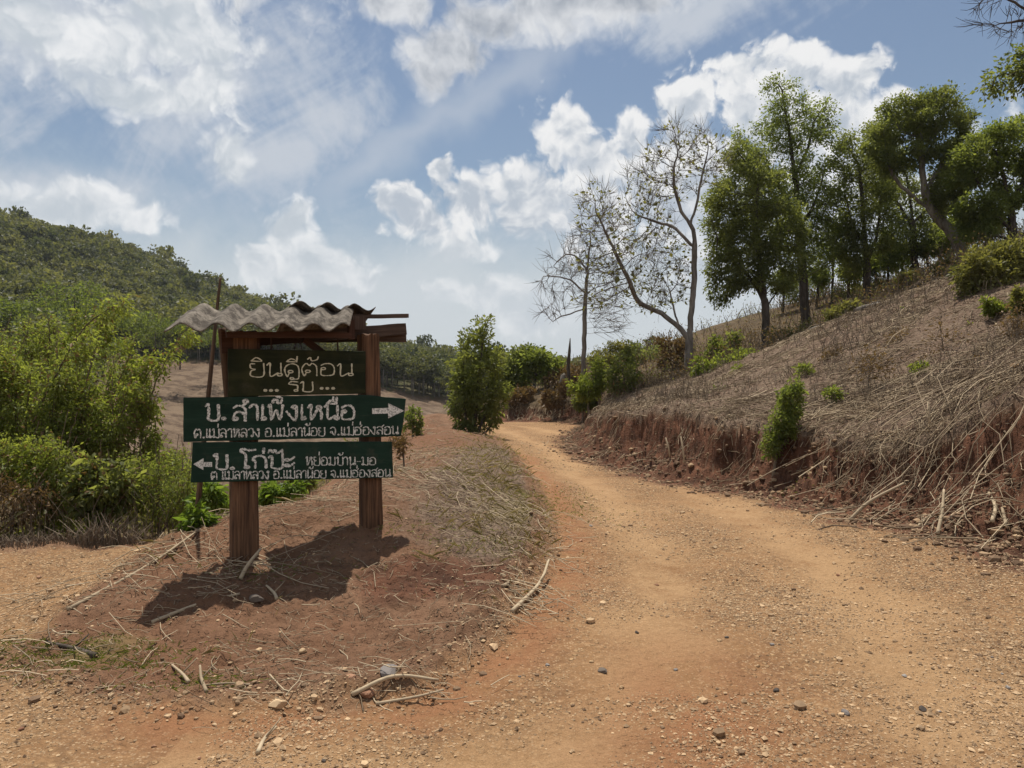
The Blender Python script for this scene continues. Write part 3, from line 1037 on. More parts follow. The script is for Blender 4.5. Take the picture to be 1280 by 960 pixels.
MARK = {  # drawn above the last consonant, x relative to its right side
 'ิ': [[(-.54, 1.14), (-.32, 1.40), (-.10, 1.14), (-.54, 1.14)]],
 'ี': [[(-.54, 1.14), (-.32, 1.36), (-.10, 1.14), (-.54, 1.14)], [(-.10, 1.14), (-.08, 1.58)]],
 'ื': [[(-.54, 1.14), (-.32, 1.36), (-.10, 1.14), (-.54, 1.14)], [(-.10, 1.14), (-.08, 1.56)], [(-.26, 1.28), (-.24, 1.56)]],
 '็': [[(-.50, 1.14), (-.46, 1.34), (-.26, 1.30), (-.30, 1.16), (-.14, 1.14), (-.08, 1.46), (-.34, 1.56)]],
 'ั': [ring(-.30, 1.24, .09), [(-.22, 1.20), (.0, 1.24), (.06, 1.48)]],
 '่': [[(-.12, 1.22), (-.10, 1.62)]],
 '้': [[(-.42, 1.36), (-.30, 1.50), (-.24, 1.24), (-.02, 1.34), (.04, 1.58)]],
 '๊': [[(-.62, 1.28), (-.52, 1.50), (-.42, 1.30), (-.32, 1.50), (-.22, 1.24), (.02, 1.54)]],
 'ำ': None,
}


def strokes_of(text):
    x, out = 0.0, []
    last = 0.0
    for ch in text:
        if ch == 'ำ':
            out.append([(px_ + last - .04, py_) for px_, py_ in ring(0, 1.26, .10)])
            w_, ss = G['า']
            out += [[(a + x, b) for a, b in s_] for s_ in ss]
            x += w_
            last = x - .12
        elif ch in MARK:
            up = 0.0
            if ch in '่้๊' and text[text.index(ch) - 1] in 'ิีื':
                up = .3
            out += [[(a + last, b + up) for a, b in s_] for s_ in MARK[ch]]
        else:
            w_, ss = G[ch]
            out += [[(a + x, b) for a, b in s_] for s_ in ss]
            x += w_
            last = x - .12
    return out, x


def ribbon(b, pts, width, v, rng, depth=.0016):
    p = catmull(pts, 6) if len(pts) > 2 else np.array([np.array(pts[0]) + (np.array(pts[1]) - np.array(pts[0])) * t for t in np.linspace(0, 1, 6)])
    d = np.gradient(p, axis=0)
    d = d / (np.linalg.norm(d, axis=1, keepdims=True) + 1e-9)
    p = np.concatenate([[p[0] - d[0] * width * .35], p, [p[-1] + d[-1] * width * .35]])
    d = np.concatenate([[d[0]], d, [d[-1]]])
    nrm = np.stack([-d[:, 1], d[:, 0]], -1)
    n = len(p)
    w = width / 2 * (1 + .22 * rng.standard_normal(n))
    w[0] *= .55
    w[-1] *= .55
    # a flat brush: upright strokes come out broader
    w = w * (.82 + .36 * np.abs(d[:, 1]))
    A, B = p + nrm * w[:, None], p - nrm * w[:, None]
    V = np.concatenate([np.stack([A[:, 0], np.full(n, v), A[:, 1]], -1), np.stack([B[:, 0], np.full(n, v), B[:, 1]], -1),
                        np.stack([A[:, 0], np.full(n, v + depth), A[:, 1]], -1), np.stack([B[:, 0], np.full(n, v + depth), B[:, 1]], -1)])
    i = np.arange(n - 1)
    F = np.concatenate([np.stack([i, i + 1, n + i + 1, n + i], -1), np.stack([i, 2 * n + i, 2 * n + i + 1, i + 1], -1), np.stack([n + i, n + i + 1, 3 * n + i + 1, 3 * n + i], -1)])
    b.add(V, F)


layer = [0]


def write(b, text, x0, x1, ybase, ytop, v, stroke, slope_px=0.0, plane=0.0, wob=.034):
    """Letters from pixel x0 to x1 with baseline ybase and consonant top ytop (pixels of the photograph)."""
    ss, w = strokes_of(text)
    rng = np.random.default_rng(len(text) * 7 + int(x0))
    for s_ in ss:
        jit = rng.normal(0, wob, 2)
        pts = []
        for a, c in s_:
            t = a / w
            px_ = x0 + (x1 - x0) * t
            yb = ybase + slope_px * t
            shrink = 1 - .12 * t
            py_ = yb - (yb - (ytop + slope_px * t)) * (c + jit[1] * .5) * shrink
            pts.append(on_board(px_ + jit[0] * 4, py_, plane))
        layer[0] = (layer[0] + 1) % 9
        ribbon(b, pts, stroke, v - .0001 * layer[0], rng)


VB = -.001 - .0025
b = MB()
write(b, 'ยินดีต้อน', 311, 444, 470.5, 454, .004 - .0025, .0092, -1.0, .004)
for k in range(3):
    for x0 in (331.5, 402):
        u_, w_ = on_board(x0 + k * 7.2, 488 - (x0 > 400) * 2.6, .004)
        ribbon(b, [(u_ + .009 * a, w_ + .006 * c) for a, c in ring(0, 0, 1)], .012, .004 - .0026, RNG)
write(b, 'รับ', 361, 393, 489.5, 476.5, .004 - .0025, .0092, -1.0, .004)
b.build('lettering', M['cream_paint'], board1)

b = MB()
write(b, 'บ.', 257, 285, 524.5, 504.5, VB, .0185)
write(b, 'สำเพ็งเหนือ', 291, 446, 525.5, 506, VB, .0175, -1.5)
write(b, 'ต.แม่ลาหลวง อ.แม่ลาน้อย จ.แม่ฮ่องสอน', 243, 499, 547.5, 536.5, VB, .0080, -5.0)
V = np.array([on_board(*p) for p in ((465, 510.5), (485, 509.8), (485, 504.0), (505, 513.5), (485, 523.0), (485, 517.0), (465, 517.3))])
V3 = np.stack([V[:, 0], np.full(7, VB - .0012), V[:, 1]], -1)
b.build('lettering', M['white_paint'], board2)
b = MB()
b.add(V3, [np.array([[0, 6, 5, 1]]), np.array([[2, 4, 3]])])
b.build('arrow', M['white_paint'], board2)

b = MB()
write(b, 'บ.', 267, 296, 586, 567.5, VB, .0168)
write(b, 'โก่ป๊ะ', 302, 370, 585.5, 569.5, VB, .0168, -1)
write(b, 'หย่อมบ้าน-มอ', 382, 471, 581.5, 571, VB, .0080, -.5)
write(b, 'ต แม่ลาหลวง อ.แม่ลาน้อย จ.แม่ฮ่องสอน', 264, 489, 599.5, 589.5, VB, .0076, -4.0)
V = np.array([on_board(*p) for p in ((265, 577.6), (253, 577.4), (254.5, 572.5), (241.5, 580.2), (254, 587.5), (253, 583.2), (265, 583.6))])
V3 = np.stack([V[:, 0], np.full(7, VB - .0012), V[:, 1]], -1)
b.build('lettering', M['white_paint'], board3)
b = MB()
b.add(V3, [np.array([[0, 1, 5, 6]]), np.array([[2, 3, 4]])])
b.build('arrow', M['white_paint'], board3)


# ---- roof
def corrugated(u0, u1, v0, z0, v1, z1, pitch, amp, phase, du=0.0, tilt=0.0, wob=0):
    """A wavy sheet from the front edge (v0, z0) to the back edge (v1, z1); both faces, with thickness."""
    nu, nv, th = int((u1 - u0) / pitch * 16), 10, .010
    V = []
    for side in (0, 1):
        for j in range(nv + 1):
            t = j / nv
            for i in range(nu + 1):
                u = u0 + (u1 - u0) * i / nu
                rag = .016 * float(perlin(u * 11, side * .0, 31 + wob)) + .006 * float(perlin(u * 40, 0, 33))
                tt = t + (rag if j in (0, nv) else 0)
                z = z0 + (z1 - z0) * tt + amp * math.cos(2 * math.pi * u / pitch + phase) + tilt * (u - u0) + (.0 if side == 0 else -th)
                z += .003 * float(perlin(u * 3, tt * 2, 35 + wob))
                V.append((u + du * tt, v0 + (v1 - v0) * tt, z))
    V = np.array(V)
    N = (nu + 1) * (nv + 1)
    def q(j, i, s): return s * N + j * (nu + 1) + i
    F = []
    for j in range(nv):
        for i in range(nu):
            F.append((q(j, i, 0), q(j, i + 1, 0), q(j + 1, i + 1, 0), q(j + 1, i, 0)))
            F.append((q(j, i, 1), q(j + 1, i, 1), q(j + 1, i + 1, 1), q(j, i + 1, 1)))
    for i in range(nu):
        F.append((q(0, i, 0), q(0, i, 1), q(0, i + 1, 1), q(0, i + 1, 0)))
        F.append((q(nv, i, 0), q(nv, i + 1, 0), q(nv, i + 1, 1), q(nv, i, 1)))
    for j in range(nv):
        F.append((q(j, 0, 0), q(j + 1, 0, 0), q(j + 1, 0, 1), q(j, 0, 1)))
        F.append((q(j, nu, 0), q(j, nu, 1), q(j + 1, nu, 1), q(j + 1, nu, 0)))
    b = MB()
    b.add(V, np.array(F))
    return b


RF, RB = -.26, .36
u0, z0 = on_board(205, 409, RF)
u1, z1 = on_board(437, 409, RF)
zb = on_board(240, 385, RB)[1]
tl = (z1 - z0) / (u1 - u0)
corrugated(u0, u1, RF, z0 + .005, RB, zb + .01, .243, .031, 1.2, .24, tl).build('roof_sheet', M['fibre_cement'], sign, True)
ua, za = on_board(362, 381, .26)
ub, zb2 = on_board(470, 386, .26)
corrugated(ua, ub, .27, za + .012, .84, za - .21, .243, .030, .4, .0, (zb2 - za) / (ub - ua), 9).build('roof_sheet', M['fibre_cement'], sign, True)


def beam(name, p, q, v, h, dpt, mat, seed=0):
    """A plank whose front face runs from pixel p to pixel q (centre line) on the plane v."""
    a, c = np.array(on_board(*p, v)), np.array(on_board(*q, v))
    L = np.linalg.norm(c - a)
    n = max(3, int(L / .08))
    ang_ = math.atan2(c[1] - a[1], c[0] - a[0])
    V = []
    for i in range(n + 1):
        x = L * i / n
        e = .004 * float(perlin(x * 7, seed, seed + 60))
        for (dy, dz) in ((0, -h / 2), (dpt, -h / 2), (dpt, h / 2), (0, h / 2)):
            zz = dz * (1 + .04 * float(perlin(x * 4, dz * 9, seed + 61))) + e
            V.append((x, dy, zz))
    i = np.arange(n)[:, None] * 4
    j = np.arange(4)[None, :]
    F = np.stack([i + j, i + (j + 1) % 4, i + 4 + (j + 1) % 4, i + 4 + j], -1).reshape(-1, 4)[:, ::-1]
    b = MB()
    b.add(V, [F, np.array([(0, 1, 2, 3), (n * 4 + 3, n * 4 + 2, n * 4 + 1, n * 4)])])
    o = b.build(name, mat, sign)
    o.location = (a[0], v, a[1])
    o.rotation_euler = (0, -ang_, 0)
    return o


beam('beam', (284, 418), (440, 419), -.10, .045, .07, M['red_wood'], 1)
beam('beam', (300, 426), (508, 411), .24, .105, .05, M['beam_wood'], 2)
beam('beam', (330, 422), (508, 422.5), .31, .075, .05, M['beam_wood'], 3)
beam('purlin', (280, 397), (511, 394.8), .33, .036, .05, M['beam_wood'], 4)
beam('brace', (381, 424), (412, 447), .10, .055, .04, M['red_wood'], 5)
beam('beam', (277, 428), (325, 428), .06, .17, .03, M['red_wood'], 6)
beam('rafter', (440, 400), (440, 424), .0, .05, .05, M['red_wood'], 7)
beam('panel_strip', (449, 395), (449, 412), .16, .12, .04, M['beam_wood'], 8)
for (xa, ya, xb_, yb_) in ((339, 420, 339, 438), (372, 421, 367, 439), (374, 421, 378, 439), (422, 421, 422, 440)):
    p0, p1 = on_board(xa, ya, .04), on_board(xb_, yb_, .04)
    b = MB()
    b.tube([(p0[0], .04, p0[1]), (p1[0], .04, p1[1] - .01)], .004 + .003 * (xa in (339, 422)), 5)
    b.build('hanger_strap', M['wire'], sign)

# ---- slim stakes that lean behind the sign (each stands in the ground by itself)
def stake(pts_px, v, r0, r1, label, seed):
    pts = []
    for px_, py_ in pts_px:
        u_, w_ = on_board(px_, py_, v)
        q = SA + SU * u_ + SV * v
        pts.append((q[0], q[1], w_))
    pts = np.array(pts)
    g = height(pts[-1:, 0], pts[-1:, 1])[0]
    pts[-1] = pts[-2] + (pts[-1] - pts[-2]) * ((g - .15 - pts[-2][2]) / (pts[-1][2] - pts[-2][2]))
    p = catmull(pts, 8)
    t = np.linspace(0, 1, len(p))
    base = Vector(p[-1])
    b = MB()
    b.tube(p - p[-1], r1 + (r0 - r1) * t, 7)
    o = b.build('wooden_stake', M['stake_wood'], None, True, base)
    tag(o, label, 'stake')


stake([(275.5, 347), (272, 380), (266, 440), (256, 540), (248, 625)], 1.0, .026, .010, 'slim tall stake leaning behind the sign, its tip rising above the corrugated roof', 1)
stake([(277, 410), (281, 450), (287, 510), (293, 560)], .42, .035, .032, 'brown stake beside the hanging olive board, leaning the other way under the roof', 2)

# ------------------------------------------------------------------ growing plants
def resample(pts, step):
    pts = np.asarray(pts, float)
    seg = np.linalg.norm(np.diff(pts, axis=0), axis=1)
    L = np.concatenate([[0], np.cumsum(seg)])
    n = max(2, int(L[-1] / step) + 1)
    t = np.linspace(0, L[-1], n)
    return np.stack([np.interp(t, L, pts[:, k]) for k in range(3)], -1)


def grow(limbs, attr, step, kill, maxit=90, jitter=.22, up=0.0, rng=RNG, keep=None):
    """Space colonisation. limbs: polylines; each later one starts at the nearest existing node. Returns nodes and parents."""
    pos, par = [], []
    for li, l in enumerate(limbs):
        p = resample(catmull(l, 6), step)
        start = 0
        if li == 0 or not pos:
            pos.append(p[0]); par.append(-1); prev = 0; start = 1
        else:
            A = np.array(pos)
            prev = int(np.argmin(((A - p[0]) ** 2).sum(1)))
            start = 1
        for q in p[start:]:
            pos.append(q + rng.normal(0, step * .06, 3)); par.append(prev); prev = len(pos) - 1
    n_limb = len(pos)
    attr = np.asarray(attr, float)
    A = np.array(pos)
    d2 = ((attr[:, None, :] - A[None]) ** 2).sum(-1)
    near = d2.argmin(1)
    nd = np.sqrt(d2.min(1))
    alive = nd > kill
    kids = {}
    for it in range(maxit):
        idx = np.where(alive)[0]
        if len(idx) == 0:
            break
        A = np.array(pos)
        dirs = norm(attr[idx] - A[near[idx]])
        S = np.zeros((len(pos), 3))
        np.add.at(S, near[idx], dirs)
        act = np.unique(near[idx])
        new = []
        for a in act:
            if kids.get(a, 0) >= 4:
                alive[idx[near[idx] == a]] = False
                continue
            d = S[a]
            d = d / (np.linalg.norm(d) + 1e-6)
            d = d + rng.normal(0, jitter, 3) + np.array([0, 0, up])
            d /= np.linalg.norm(d) + 1e-6
            kids[a] = kids.get(a, 0) + 1
            new.append((A[a] + d * step, a))
        if not new:
            break
        base = len(pos)
        for p, a in new:
            pos.append(p); par.append(int(a))
        NP = np.array([p for p, _ in new])
        idx = np.where(alive)[0]
        if len(idx):
            dd = ((attr[idx][:, None, :] - NP[None]) ** 2).sum(-1)
            j = dd.argmin(1)
            dm = np.sqrt(dd[np.arange(len(idx)), j])
            b = dm < nd[idx]
            near[idx[b]] = base + j[b]
            nd[idx[b]] = dm[b]
            alive[idx[dm < kill]] = False
    return np.array(pos), np.array(par), n_limb


def wood_of(pos, par, r_base, r_tip, mb, kmax=7, flare=.35, tint=None):
    n = len(pos)
    cnt = np.zeros(n)
    nk = np.bincount(par[par >= 0], minlength=n)
    cnt[nk == 0] = 1
    for i in range(n - 1, 0, -1):
        cnt[par[i]] += cnt[i]
    # parents always precede children
    p = math.log(max(cnt[0], 2)) / math.log(r_base / r_tip)
    r = r_tip * cnt ** (1 / p)
    kids = [[] for _ in range(n)]
    for i in range(1, n):
        if par[i] >= 0:
            kids[par[i]].append(i)
    stack = [(0, None)]
    while stack:
        s, frm = stack.pop()
        chain = [s]
        while kids[chain[-1]]:
            ks = sorted(kids[chain[-1]], key=lambda q: -cnt[q])
            for q in ks[1:]:
                stack.append((q, chain[-1]))
            chain.append(ks[0])
        pp = pos[chain]
        rr = r[chain].copy()
        if frm is not None:
            pp = np.concatenate([pos[frm][None], pp])
            rr = np.concatenate([[min(rr[0] * 1.15, r[frm])], rr])
        elif flare:
            h = np.linalg.norm(pp - pp[0], axis=1)
            rr = rr * (1 + flare * np.exp(-h / (r_base * 2.2)))
        if len(pp) < 2:
            continue
        k = kmax if rr[0] > r_base * .3 else (5 if rr[0] > r_base * .12 else 3)
        mb.tube(pp, rr, k, RNG.uniform(.2, .8) if tint is None else tint, cap=False)
    return r, cnt


LEAF_F = np.array([[0, 1, 2], [0, 2, 3]])


def leaf_cards(p, axis, length, width, mb, tint, fold=.25, rng=RNG, droop=0.0):
    """Rhombic leaves at p pointing along axis."""
    n = len(p)
    axis = norm(axis)
    side = norm(np.cross(axis, rng.normal(size=(n, 3))))
    nrm = np.cross(axis, side)
    length = np.broadcast_to(np.asarray(length, float), (n,))[:, None]
    width = np.broadcast_to(np.asarray(width, float), (n,))[:, None]
    mid = p + axis * length * .45
    tip = p + axis * length - np.array([0, 0, 1.0]) * droop * length
    A = mid + side * width * .5 + nrm * width * fold
    B = mid - side * width * .5 + nrm * width * fold
    V = np.stack([p, A, tip, B], 1).reshape(-1, 3)
    F = (np.arange(n)[:, None, None] * 4 + LEAF_F[None]).reshape(-1, 3)
    mb.add(V, F, np.repeat(tint, 2))


def ellipsoid_pts(cl, n, rng, shell=.55):
    """Random points in ellipsoids (centre, radii), more of them towards the outside, with gaps."""
    vol = np.array([np.prod(r) ** .55 for c, r in cl])
    ks = rng.choice(len(cl), n, p=vol / vol.sum())
    d = norm(rng.normal(size=(n, 3)))
    rr = rng.uniform(shell ** 3, 1, n) ** (1 / 3)
    C = np.array([c for c, r in cl])[ks]
    R = np.array([r for c, r in cl])[ks]
    pts = C + d * R * rr[:, None]
    return pts


def gaps(pts, scale, cut, seed):
    v = perlin(pts[:, 0] * scale + pts[:, 1] * .7 * scale, pts[:, 2] * scale + pts[:, 1] * .5 * scale, seed)
    return pts[v > cut]


def px_clumps(cl, d, depth_k=.8):
    """(px, py, rx, ry[, depth offset]) to ellipsoids in metres."""
    out = []
    for c in cl:
        dz = c[4] if len(c) > 4 else 0.0
        q = at(c[0], c[1], d + dz)
        s = (d + dz) / FPX
        out.append((q, np.array([c[2] * s, max(c[2], c[3]) * s * depth_k, c[3] * s])))
    return out


def plant(name, label, cat, limbs, clumps, n_attr, step, kill, r_base, r_tip, leaf, n_leaf, l_len, l_wid, mat, bark,
          group=None, spread=None, thr=3, seed=0, cut=-.35, jitter=.22, up=0.0, droop=.15, shell=.55, parts=('trunk', 'crown'), kind=None, gscale=None, fresh=None, out=0.6, twigs=None):
    """limbs and clumps in metres. The first limb starts at the ground."""
    rng = np.random.default_rng(seed + 100)
    attr = ellipsoid_pts(clumps, n_attr, rng, shell)
    size = max(np.ptp(attr[:, 0]), np.ptp(attr[:, 2]))
    attr = gaps(attr, gscale or 5.0 / size, cut, seed)
    pos, par, nl = grow(limbs, attr, step, kill, jitter=jitter, up=up, rng=rng)
    base = pos[0].copy()
    pos = pos - base
    root = empty(name, tuple(base))
    tag(root, label, cat, group)
    w = MB()
    r, cnt = wood_of(pos, par, r_base, r_tip, w)
    if twigs:
        nk = np.bincount(par[par >= 0], minlength=len(pos))
        tips = np.where((nk == 0) | ((cnt <= 3) & (rng.uniform(size=len(pos)) < .5)))[0]
        for t_ in tips:
            d0 = norm(pos[t_] - pos[par[t_]])
            for q in range(twigs[0]):
                dd = norm(d0 * .9 + rng.normal(0, .42, 3) + np.array([0, 0, twigs[2]]))
                ln = twigs[1] * rng.uniform(.5, 1.3)
                mid = pos[t_] + dd * ln * .5 + rng.normal(0, ln * .05, 3)
                w.tube(np.array([pos[t_], mid, pos[t_] + dd * ln + np.array([0, 0, twigs[2] * ln * .3])]), [r_tip, r_tip * .8, r_tip * .45], 3, rng.uniform(.2, .8), cap=False)
    w.build(parts[0], bark, root, True)
    if leaf and n_leaf:
        tw = np.where(cnt <= thr)[0]
        tw = tw[tw >= min(nl, len(pos) - 1)] if (tw >= nl).any() else tw
        k = max(1, int(round(n_leaf / len(tw))))
        idx = np.repeat(tw, k)
        n = len(idx)
        sp = spread if spread is not None else step * .8
        off = rng.normal(size=(n, 3)) * sp
        p = pos[idx] + off
        outd = norm(pos[idx] - np.array([0, 0, pos[:, 2].max() * .45]) * 1.0)
        dirs = norm(pos[idx] - pos[par[idx]]) * .5 + outd * out * .5 + norm(off) * .6 + rng.normal(size=(n, 3)) * .55 - np.array([0, 0, droop])
        nt = rng.uniform(0, 1, len(pos))
        tint = np.clip(nt[idx] * .55 + rng.uniform(0, 1, n) * .45, 0, 1)
        sz = rng.lognormal(0, .28, n)
        lb = MB()
        leaf_cards(p, dirs, l_len * sz, l_wid * sz, lb, tint, rng=rng, droop=droop)
        if isinstance(mat, tuple):
            # two kinds of leaf on one plant (some dry)
            me = lb.mesh(parts[1])
            o = obj(parts[1], me, list(mat), root)
            mi = (rng.uniform(size=n) < (fresh or .2)).astype(int).repeat(2)
            me.polygons.foreach_set('material_index', mi.astype(np.int32))
        else:
            lb.build(parts[1], mat, root)
    return root


def px_limb(pts, d, dz=None, ground=True):
    """A limb from pixels at depth d; dz: extra depth per point. The whole tree is later set on the ground."""
    out = []
    for i, p in enumerate(pts):
        e = p[2] if len(p) > 2 else 0.0
        out.append(at(p[0], p[1], d + e))
    return np.array(out)


def px_tree(name, label, cat, d, limbs, clumps, **kw):
    L = [px_limb(l, d) for l in limbs]
    C = px_clumps(clumps, d, kw.pop('depth_k', .8))
    # the foot goes to the ground below it
    b = L[0][0]
    g = float(height(b[None, 0], b[None, 1], False)[0]) - .06
    L[0] = np.concatenate([[[b[0], b[1], min(g, L[0][1][2] - .2)]], L[0][1:]])
    return plant(name, label, cat, L, C, **kw)


# ------------------------------------------------------------------ the trees on the hillside
HG = 'trees on the hillside'
px_tree('bare_tree', 'largest bare tree on the slope, its trunk forking low into a long left limb', 'tree', 28,
        [[(862, 470), (861, 445), (862, 422), (865, 385), (868, 345), (868, 310), (868, 292), (861, 277), (850, 260), (844, 236), (842, 212), (848, 190)],
         [(862, 425), (848, 408), (828, 392), (800, 378), (787, 352, -.5), (772, 322, -.8), (758, 292, -1), (744, 262, -1.2)],
         [(850, 410), (842, 385, .5), (836, 360, .9)],
         [(868, 310), (856, 297), (838, 282, .4), (815, 276, .6), (796, 268, .8)],
         [(862, 280), (871, 255), (876, 226), (884, 192)]],
        [(846, 205, 46, 50), (886, 195, 26, 42), (815, 240, 44, 40, .5), (800, 285, 50, 34, .6), (745, 265, 26, 44, -1), (775, 320, 40, 40, -.8), (745, 330, 30, 30, -.8),
         (815, 365, 48, 26, .5), (745, 372, 34, 18, -.6), (835, 330, 28, 30, .8)],
        n_attr=1700, step=.20, kill=.28, r_base=.15, r_tip=.0075, twigs=(5, .55, .25), leaf=True, n_leaf=1100, l_len=.12, l_wid=.085, mat=M['leaf_olive'], bark=M['bark_grey'], spread=.10, thr=2, seed=3, cut=-.5, jitter=.10, up=.22, shell=.2)
px_tree('bare_tree', 'smaller bare tree with drooping grey twigs, leftmost on the slope', 'tree', 33,
        [[(729, 462), (730, 430), (731, 400), (732, 370), (735, 335), (738, 300), (737, 286)],
         [(731, 385), (715, 392), (700, 396), (690, 402)],
         [(732, 368), (716, 352), (698, 346), (680, 345)],
         [(735, 340), (722, 322), (708, 318), (692, 332)]],
        [(738, 298, 22, 22), (712, 330, 34, 22), (695, 350, 28, 20), (690, 385, 22, 20), (755, 350, 22, 40), (720, 310, 24, 22), (770, 395, 18, 26)],
        n_attr=600, step=.21, kill=.32, r_base=.10, r_tip=.0085, twigs=(5, .65, .05), leaf=False, n_leaf=0, l_len=.1, l_wid=.07, mat=None, bark=M['bark_grey'], thr=2, seed=5, cut=-.5, jitter=.10, up=.05, shell=.2)
px_tree('leafy_tree', 'dense round green tree with a forked dark trunk, beside the large bare tree', 'tree', 30,
        [[(957, 440), (957, 415), (957, 392), (955, 370), (952, 345), (948, 310), (945, 275), (948, 230)],
         [(956, 380), (945, 358), (930, 338), (912, 325)],
         [(957, 385), (972, 364), (990, 352), (1006, 347), (1022, 338)],
         [(952, 340), (968, 318), (980, 295)]],
        [(928, 305, 44, 56), (942, 235, 44, 48), (912, 335, 28, 36), (972, 290, 36, 50), (905, 270, 26, 50), (960, 345, 36, 26), (930, 200, 30, 24), (900, 360, 20, 24)],
        n_attr=1100, step=.20, kill=.28, r_base=.15, r_tip=.011, leaf=True, n_leaf=40810, l_len=.100, l_wid=.050, mat=M['leaf_dense'], bark=M['bark_dark'], spread=.15, seed=7, cut=-.12, gscale=1.8, group=HG)
px_tree('leafy_tree', 'tallest green tree on the slope, with a straight trunk and an open pointed top', 'tree', 33,
        [[(1009, 412), (1006, 385), (1004, 350), (1001, 305), (998, 260), (992, 210), (986, 165), (978, 120)],
         [(999, 270), (975, 235), (958, 205)], [(1000, 285), (1020, 250), (1030, 215)], [(994, 220), (1010, 185), (1018, 150)]],
        [(985, 145, 32, 42), (952, 190, 36, 38), (1016, 190, 30, 52), (985, 240, 46, 46), (1028, 150, 18, 26), (972, 108, 16, 16), (1005, 300, 40, 26), (930, 170, 18, 20), (1030, 250, 22, 40), (958, 255, 36, 40), (1012, 255, 40, 42), (1040, 300, 18, 30)],
        n_attr=1100, step=.22, kill=.30, r_base=.19, r_tip=.011, leaf=True, n_leaf=30071, l_len=.100, l_wid=.050, mat=M['leaf_mid'], bark=M['bark_dark'], spread=.15, seed=9, cut=-.10, gscale=1.8, group=HG)
px_tree('leafy_tree', 'slim green tree with twin thin trunks between the tallest tree and the leaning tree', 'tree', 33,
        [[(1084, 392), (1084, 360), (1083, 325), (1080, 290), (1078, 250), (1074, 210)], [(1083, 330), (1094, 300), (1100, 265), (1100, 235)], [(1082, 310), (1066, 280), (1058, 250)]],
        [(1070, 215, 28, 38), (1084, 265, 40, 36), (1060, 185, 20, 22), (1055, 250, 18, 30), (1100, 225, 26, 34), (1075, 300, 40, 26), (1110, 290, 24, 30), (1050, 200, 16, 22), (1092, 170, 20, 18), (1060, 320, 24, 20)],
        n_attr=700, step=.20, kill=.28, r_base=.16, r_tip=.010, leaf=True, n_leaf=22552, l_len=.100, l_wid=.050, mat=M['leaf_dense'], bark=M['bark_dark'], spread=.14, seed=11, cut=-.06, gscale=1.1, group=HG)
px_tree('leafy_tree', 'leafy tree with an upright trunk standing just behind the leaning tree', 'tree', 36,
        [[(1145, 352), (1143, 325), (1142, 295), (1139, 260), (1134, 225)], [(1142, 285), (1125, 260), (1112, 235)], [(1141, 280), (1158, 262), (1170, 245)]],
        [(1122, 245, 36, 32), (1108, 200, 30, 30), (1142, 290, 40, 24), (1165, 265, 26, 24), (1100, 170, 20, 22), (1095, 220, 26, 24), (1180, 290, 26, 20), (1120, 305, 26, 18)],
        n_attr=700, step=.22, kill=.30, r_base=.16, r_tip=.011, leaf=True, n_leaf=20404, l_len=.100, l_wid=.050, mat=M['leaf_dense'], bark=M['bark_dark'], spread=.15, seed=13, cut=-.10, gscale=1.8, group=HG)
px_tree('leaning_tree', 'leaning tree whose thick bent trunk tilts left under a broad green crown', 'tree', 29,
        [[(1207, 334), (1202, 312), (1190, 292), (1173, 273), (1160, 252), (1154, 225), (1152, 195), (1150, 165)], [(1165, 262), (1140, 245), (1118, 222), (1108, 195)], [(1157, 238), (1175, 210), (1185, 185)], [(1190, 292), (1205, 265), (1208, 240)]],
        [(1150, 150, 34, 24), (1185, 170, 26, 30), (1112, 165, 24, 20), (1194, 222, 24, 30), (1165, 122, 24, 12), (1145, 195, 30, 16), (1122, 135, 22, 12), (1205, 150, 12, 22), (1088, 185, 16, 12), (1110, 205, 22, 12), (1175, 250, 24, 12), (1190, 130, 14, 10)],
        n_attr=1300, step=.19, kill=.27, r_base=.20, r_tip=.011, leaf=True, n_leaf=34366, l_len=.100, l_wid=.050, mat=M['leaf_dense'], bark=M['bark_pale'], spread=.14, seed=17, cut=-.02, gscale=1.7, group=HG)
px_tree('leafy_tree', 'bright green tree at the right end of the row with several slim stems', 'tree', 27,
        [[(1268, 318), (1266, 290), (1262, 255), (1254, 220), (1245, 190)], [(1266, 290), (1245, 268), (1228, 240), (1218, 215)], [(1262, 260), (1280, 225), (1290, 190)], [(1267, 300), (1240, 292), (1215, 268)]],
        [(1228, 195, 28, 32), (1258, 172, 34, 30), (1212, 245, 24, 36), (1265, 225, 30, 36), (1240, 265, 30, 24), (1300, 190, 36, 50), (1205, 205, 18, 26), (1220, 290, 26, 16)],
        n_attr=950, step=.18, kill=.26, r_base=.16, r_tip=.010, leaf=True, n_leaf=30071, l_len=.100, l_wid=.050, mat=M['leaf_mid'], bark=M['bark_dark'], spread=.135, seed=19, cut=.04, gscale=1.1, group=HG)
px_tree('overhanging_tree', 'dark leafy tree reaching in from the upper right corner, below the bare twigs', 'tree', 20,
        [[(1420, 330), (1412, 250), (1400, 180), (1380, 130), (1350, 100), (1310, 90), (1270, 92)], [(1405, 200), (1420, 120), (1420, 50)], [(1350, 100), (1320, 60), (1290, 65)]],
        [(1262, 108, 30, 22), (1285, 80, 28, 22), (1330, 60, 40, 36), (1390, 30, 60, 50), (1246, 128, 12, 10), (1440, 60, 60, 70)],
        n_attr=900, step=.15, kill=.22, r_base=.2, r_tip=.008, leaf=True, n_leaf=11000, l_len=.12, l_wid=.06, mat=M['leaf_dense'], bark=M['bark_dark'], spread=.14, seed=23, cut=-.10)
